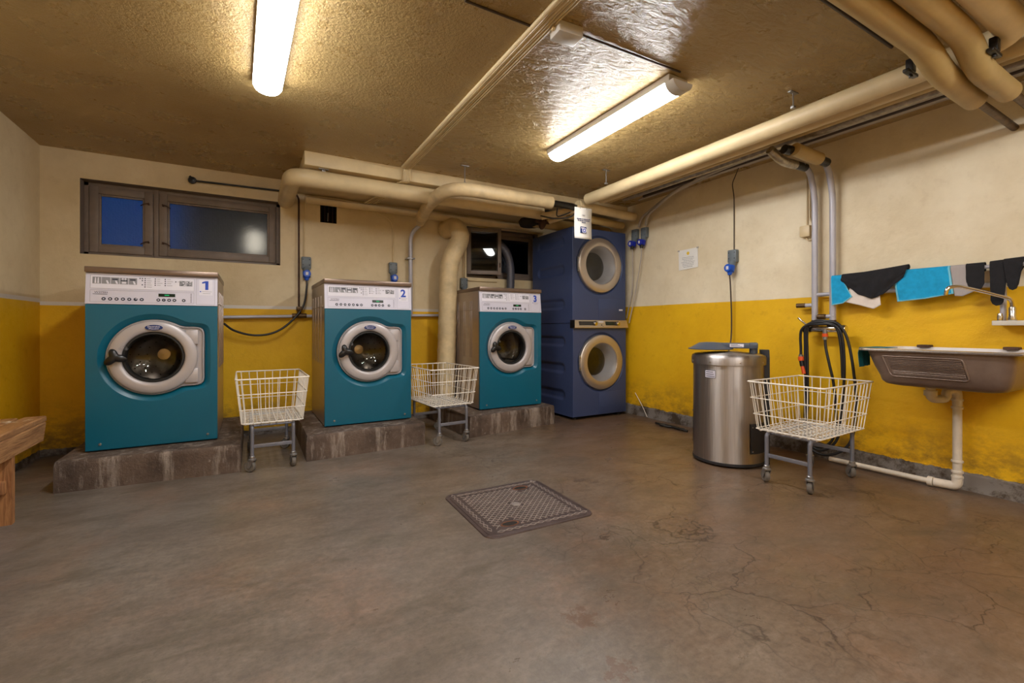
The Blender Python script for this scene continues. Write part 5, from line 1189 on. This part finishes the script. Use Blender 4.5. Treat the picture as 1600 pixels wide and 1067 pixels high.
drape('blue_cloth', 'small bright blue cloth hanging at the pipe end of the rail', 'cloth', [(1.665, T), (1.60, T)], [(1.66, 1.112), (1.59, 1.122), (1.535, 1.165)], 'cloth_blue', hem='cloth_edge', seed=2, layer=0.006, wr=0.003)
drape('white_cloth', 'white folded cloth hanging under the black garment', 'cloth', [(1.50, T), (1.39, T)], [(1.60, 1.135), (1.50, 1.105), (1.415, 1.075), (1.375, 1.10)], 'cloth_white', seed=4, wr=0.004)
drape('black_garment', 'crumpled black garment draped between the two blue cloths', 'garment', [(1.60, T+0.004), (1.47, T+0.007), (1.35, T+0.018), (1.235, T+0.03)], [(1.60, 1.275), (1.50, 1.18), (1.42, 1.145), (1.36, 1.17), (1.255, T-0.03)], 'cloth_black', seed=7, layer=0.006, wr=0.009)
drape('blue_towel', 'large bright blue towel spread on the middle of the rail', 'towel', [(1.312, T), (1.04, T)], [(1.287, 1.115), (1.15, 1.128), (1.022, 1.150)], 'cloth_blue', hem='cloth_edge', seed=5, wr=0.004)
drape('grey_sock', 'grey knitted sock with fine stripes next to the large blue towel', 'sock', [(1.038, T), (0.955, T)], [(1.018, 1.137), (0.985, 1.133), (0.935, 1.16)], 'sock_grey', seed=3, wr=0.003, back=0.3)
drape('black_sock', 'black sock end hanging between the striped sock and the rail gap', 'sock', [(0.972, T+0.002), (0.895, T+0.002)], [(0.968, 1.215), (0.960, 1.185), (0.945, 1.170), (0.925, 1.165), (0.907, 1.172), (0.895, 1.20)], 'cloth_black', seed=9, wr=0.004, back=0.3, layer=0.002)
drape('black_sock', 'long black sock drooping lowest, behind the tap spout', 'sock', [(0.875, T+0.004), (0.80, T+0.008)], [(0.870, 1.105), (0.862, 1.084), (0.848, 1.074), (0.832, 1.078), (0.822, 1.092), (0.818, 1.12)], 'cloth_black', seed=11, wr=0.006, layer=0.003)
drape('black_sock', 'shorter black sock crumpled on the rail at the tap side', 'sock', [(0.822, T+0.008), (0.745, T+0.012)], [(0.806, 1.185), (0.798, 1.164), (0.785, 1.156), (0.772, 1.164), (0.764, 1.19), (0.755, 1.25)], 'cloth_black', seed=13, wr=0.008, layer=0.006)
# teal cloth over the sink edge
b = MB(); nn = 12
b.rings([[(3.15+0.14*i/nn, 1.20+0.0*i, SZ+0.006) for i in range(nn+1)], [(3.15+0.14*i/nn, 1.30, SZ+0.007) for i in range(nn+1)], [(3.15+0.14*i/nn, 1.334, SZ+0.004) for i in range(nn+1)], [(3.15+0.14*i/nn, 1.342+0.004*math.sin(i), SZ-0.03) for i in range(nn+1)], [(3.16+0.13*i/nn, 1.338+0.006*math.sin(i*1.3), SZ-0.115+0.008*i/nn) for i in range(nn+1)]], 'cloth_teal', closed=False)
o = b.build('teal_cloth', smooth=60); m_ = o.modifiers.new('s', 'SOLIDIFY'); m_.thickness = 0.003; tag(o, 'dark teal cloth hanging over the end of the sink rim', 'cloth')
# debris at the wall foot
b = MB(); rng = random.Random(12)
for k in range(5):
    b.tube(smoothpath([(3.44+rng.uniform(-.02, .02), 3.18-k*0.06, 0.012), (3.40+rng.uniform(-.03, .03), 3.10-k*0.06, 0.018), (3.43+rng.uniform(-.03, .03), 3.02-k*0.06, 0.012)], 4), 0.010, 'black_rubber', 8)
tag(b.build('cable_scrap'), 'short black cable scraps lying at the foot of the sink wall', 'cable')
pipe('loose_wire', 'thin white wire hanging from the dryer side to the floor', [(3.60, 3.62, 0.24), (3.58, 3.5, 0.12), (3.55, 3.40, 0.02)], 0.003, 'wire_white', smooth=True, cat='wire', seg=6)

# ------------------------------------------------------------------ world, camera
wd = bpy.data.worlds.new('night'); bpy.context.scene.world = wd; wd.use_nodes = True
wd.node_tree.nodes['Background'].inputs[0].default_value = (0.001, 0.06, 0.22, 1); wd.node_tree.nodes['Background'].inputs[1].default_value = 0.30
cam = bpy.data.cameras.new('camera'); co = bpy.data.objects.new('camera', cam); C.objects.link(co)
co.location = (0, 0, 0.95); co.rotation_euler = (PI/2, 0, -math.radians(29.7)); cam.lens = 16; cam.sensor_width = 36; cam.shift_y = -22.5/1600; cam.clip_start = 0.05
s = bpy.context.scene; s.camera = co
s.view_settings.view_transform = 'Standard'; s.view_settings.look = 'None'; s.view_settings.gamma = 1; s.view_settings.exposure = 0.72
s.cycles.max_bounces = 10; s.cycles.diffuse_bounces = 5; s.cycles.transparent_max_bounces = 12; s.cycles.sample_clamp_indirect = 6.0
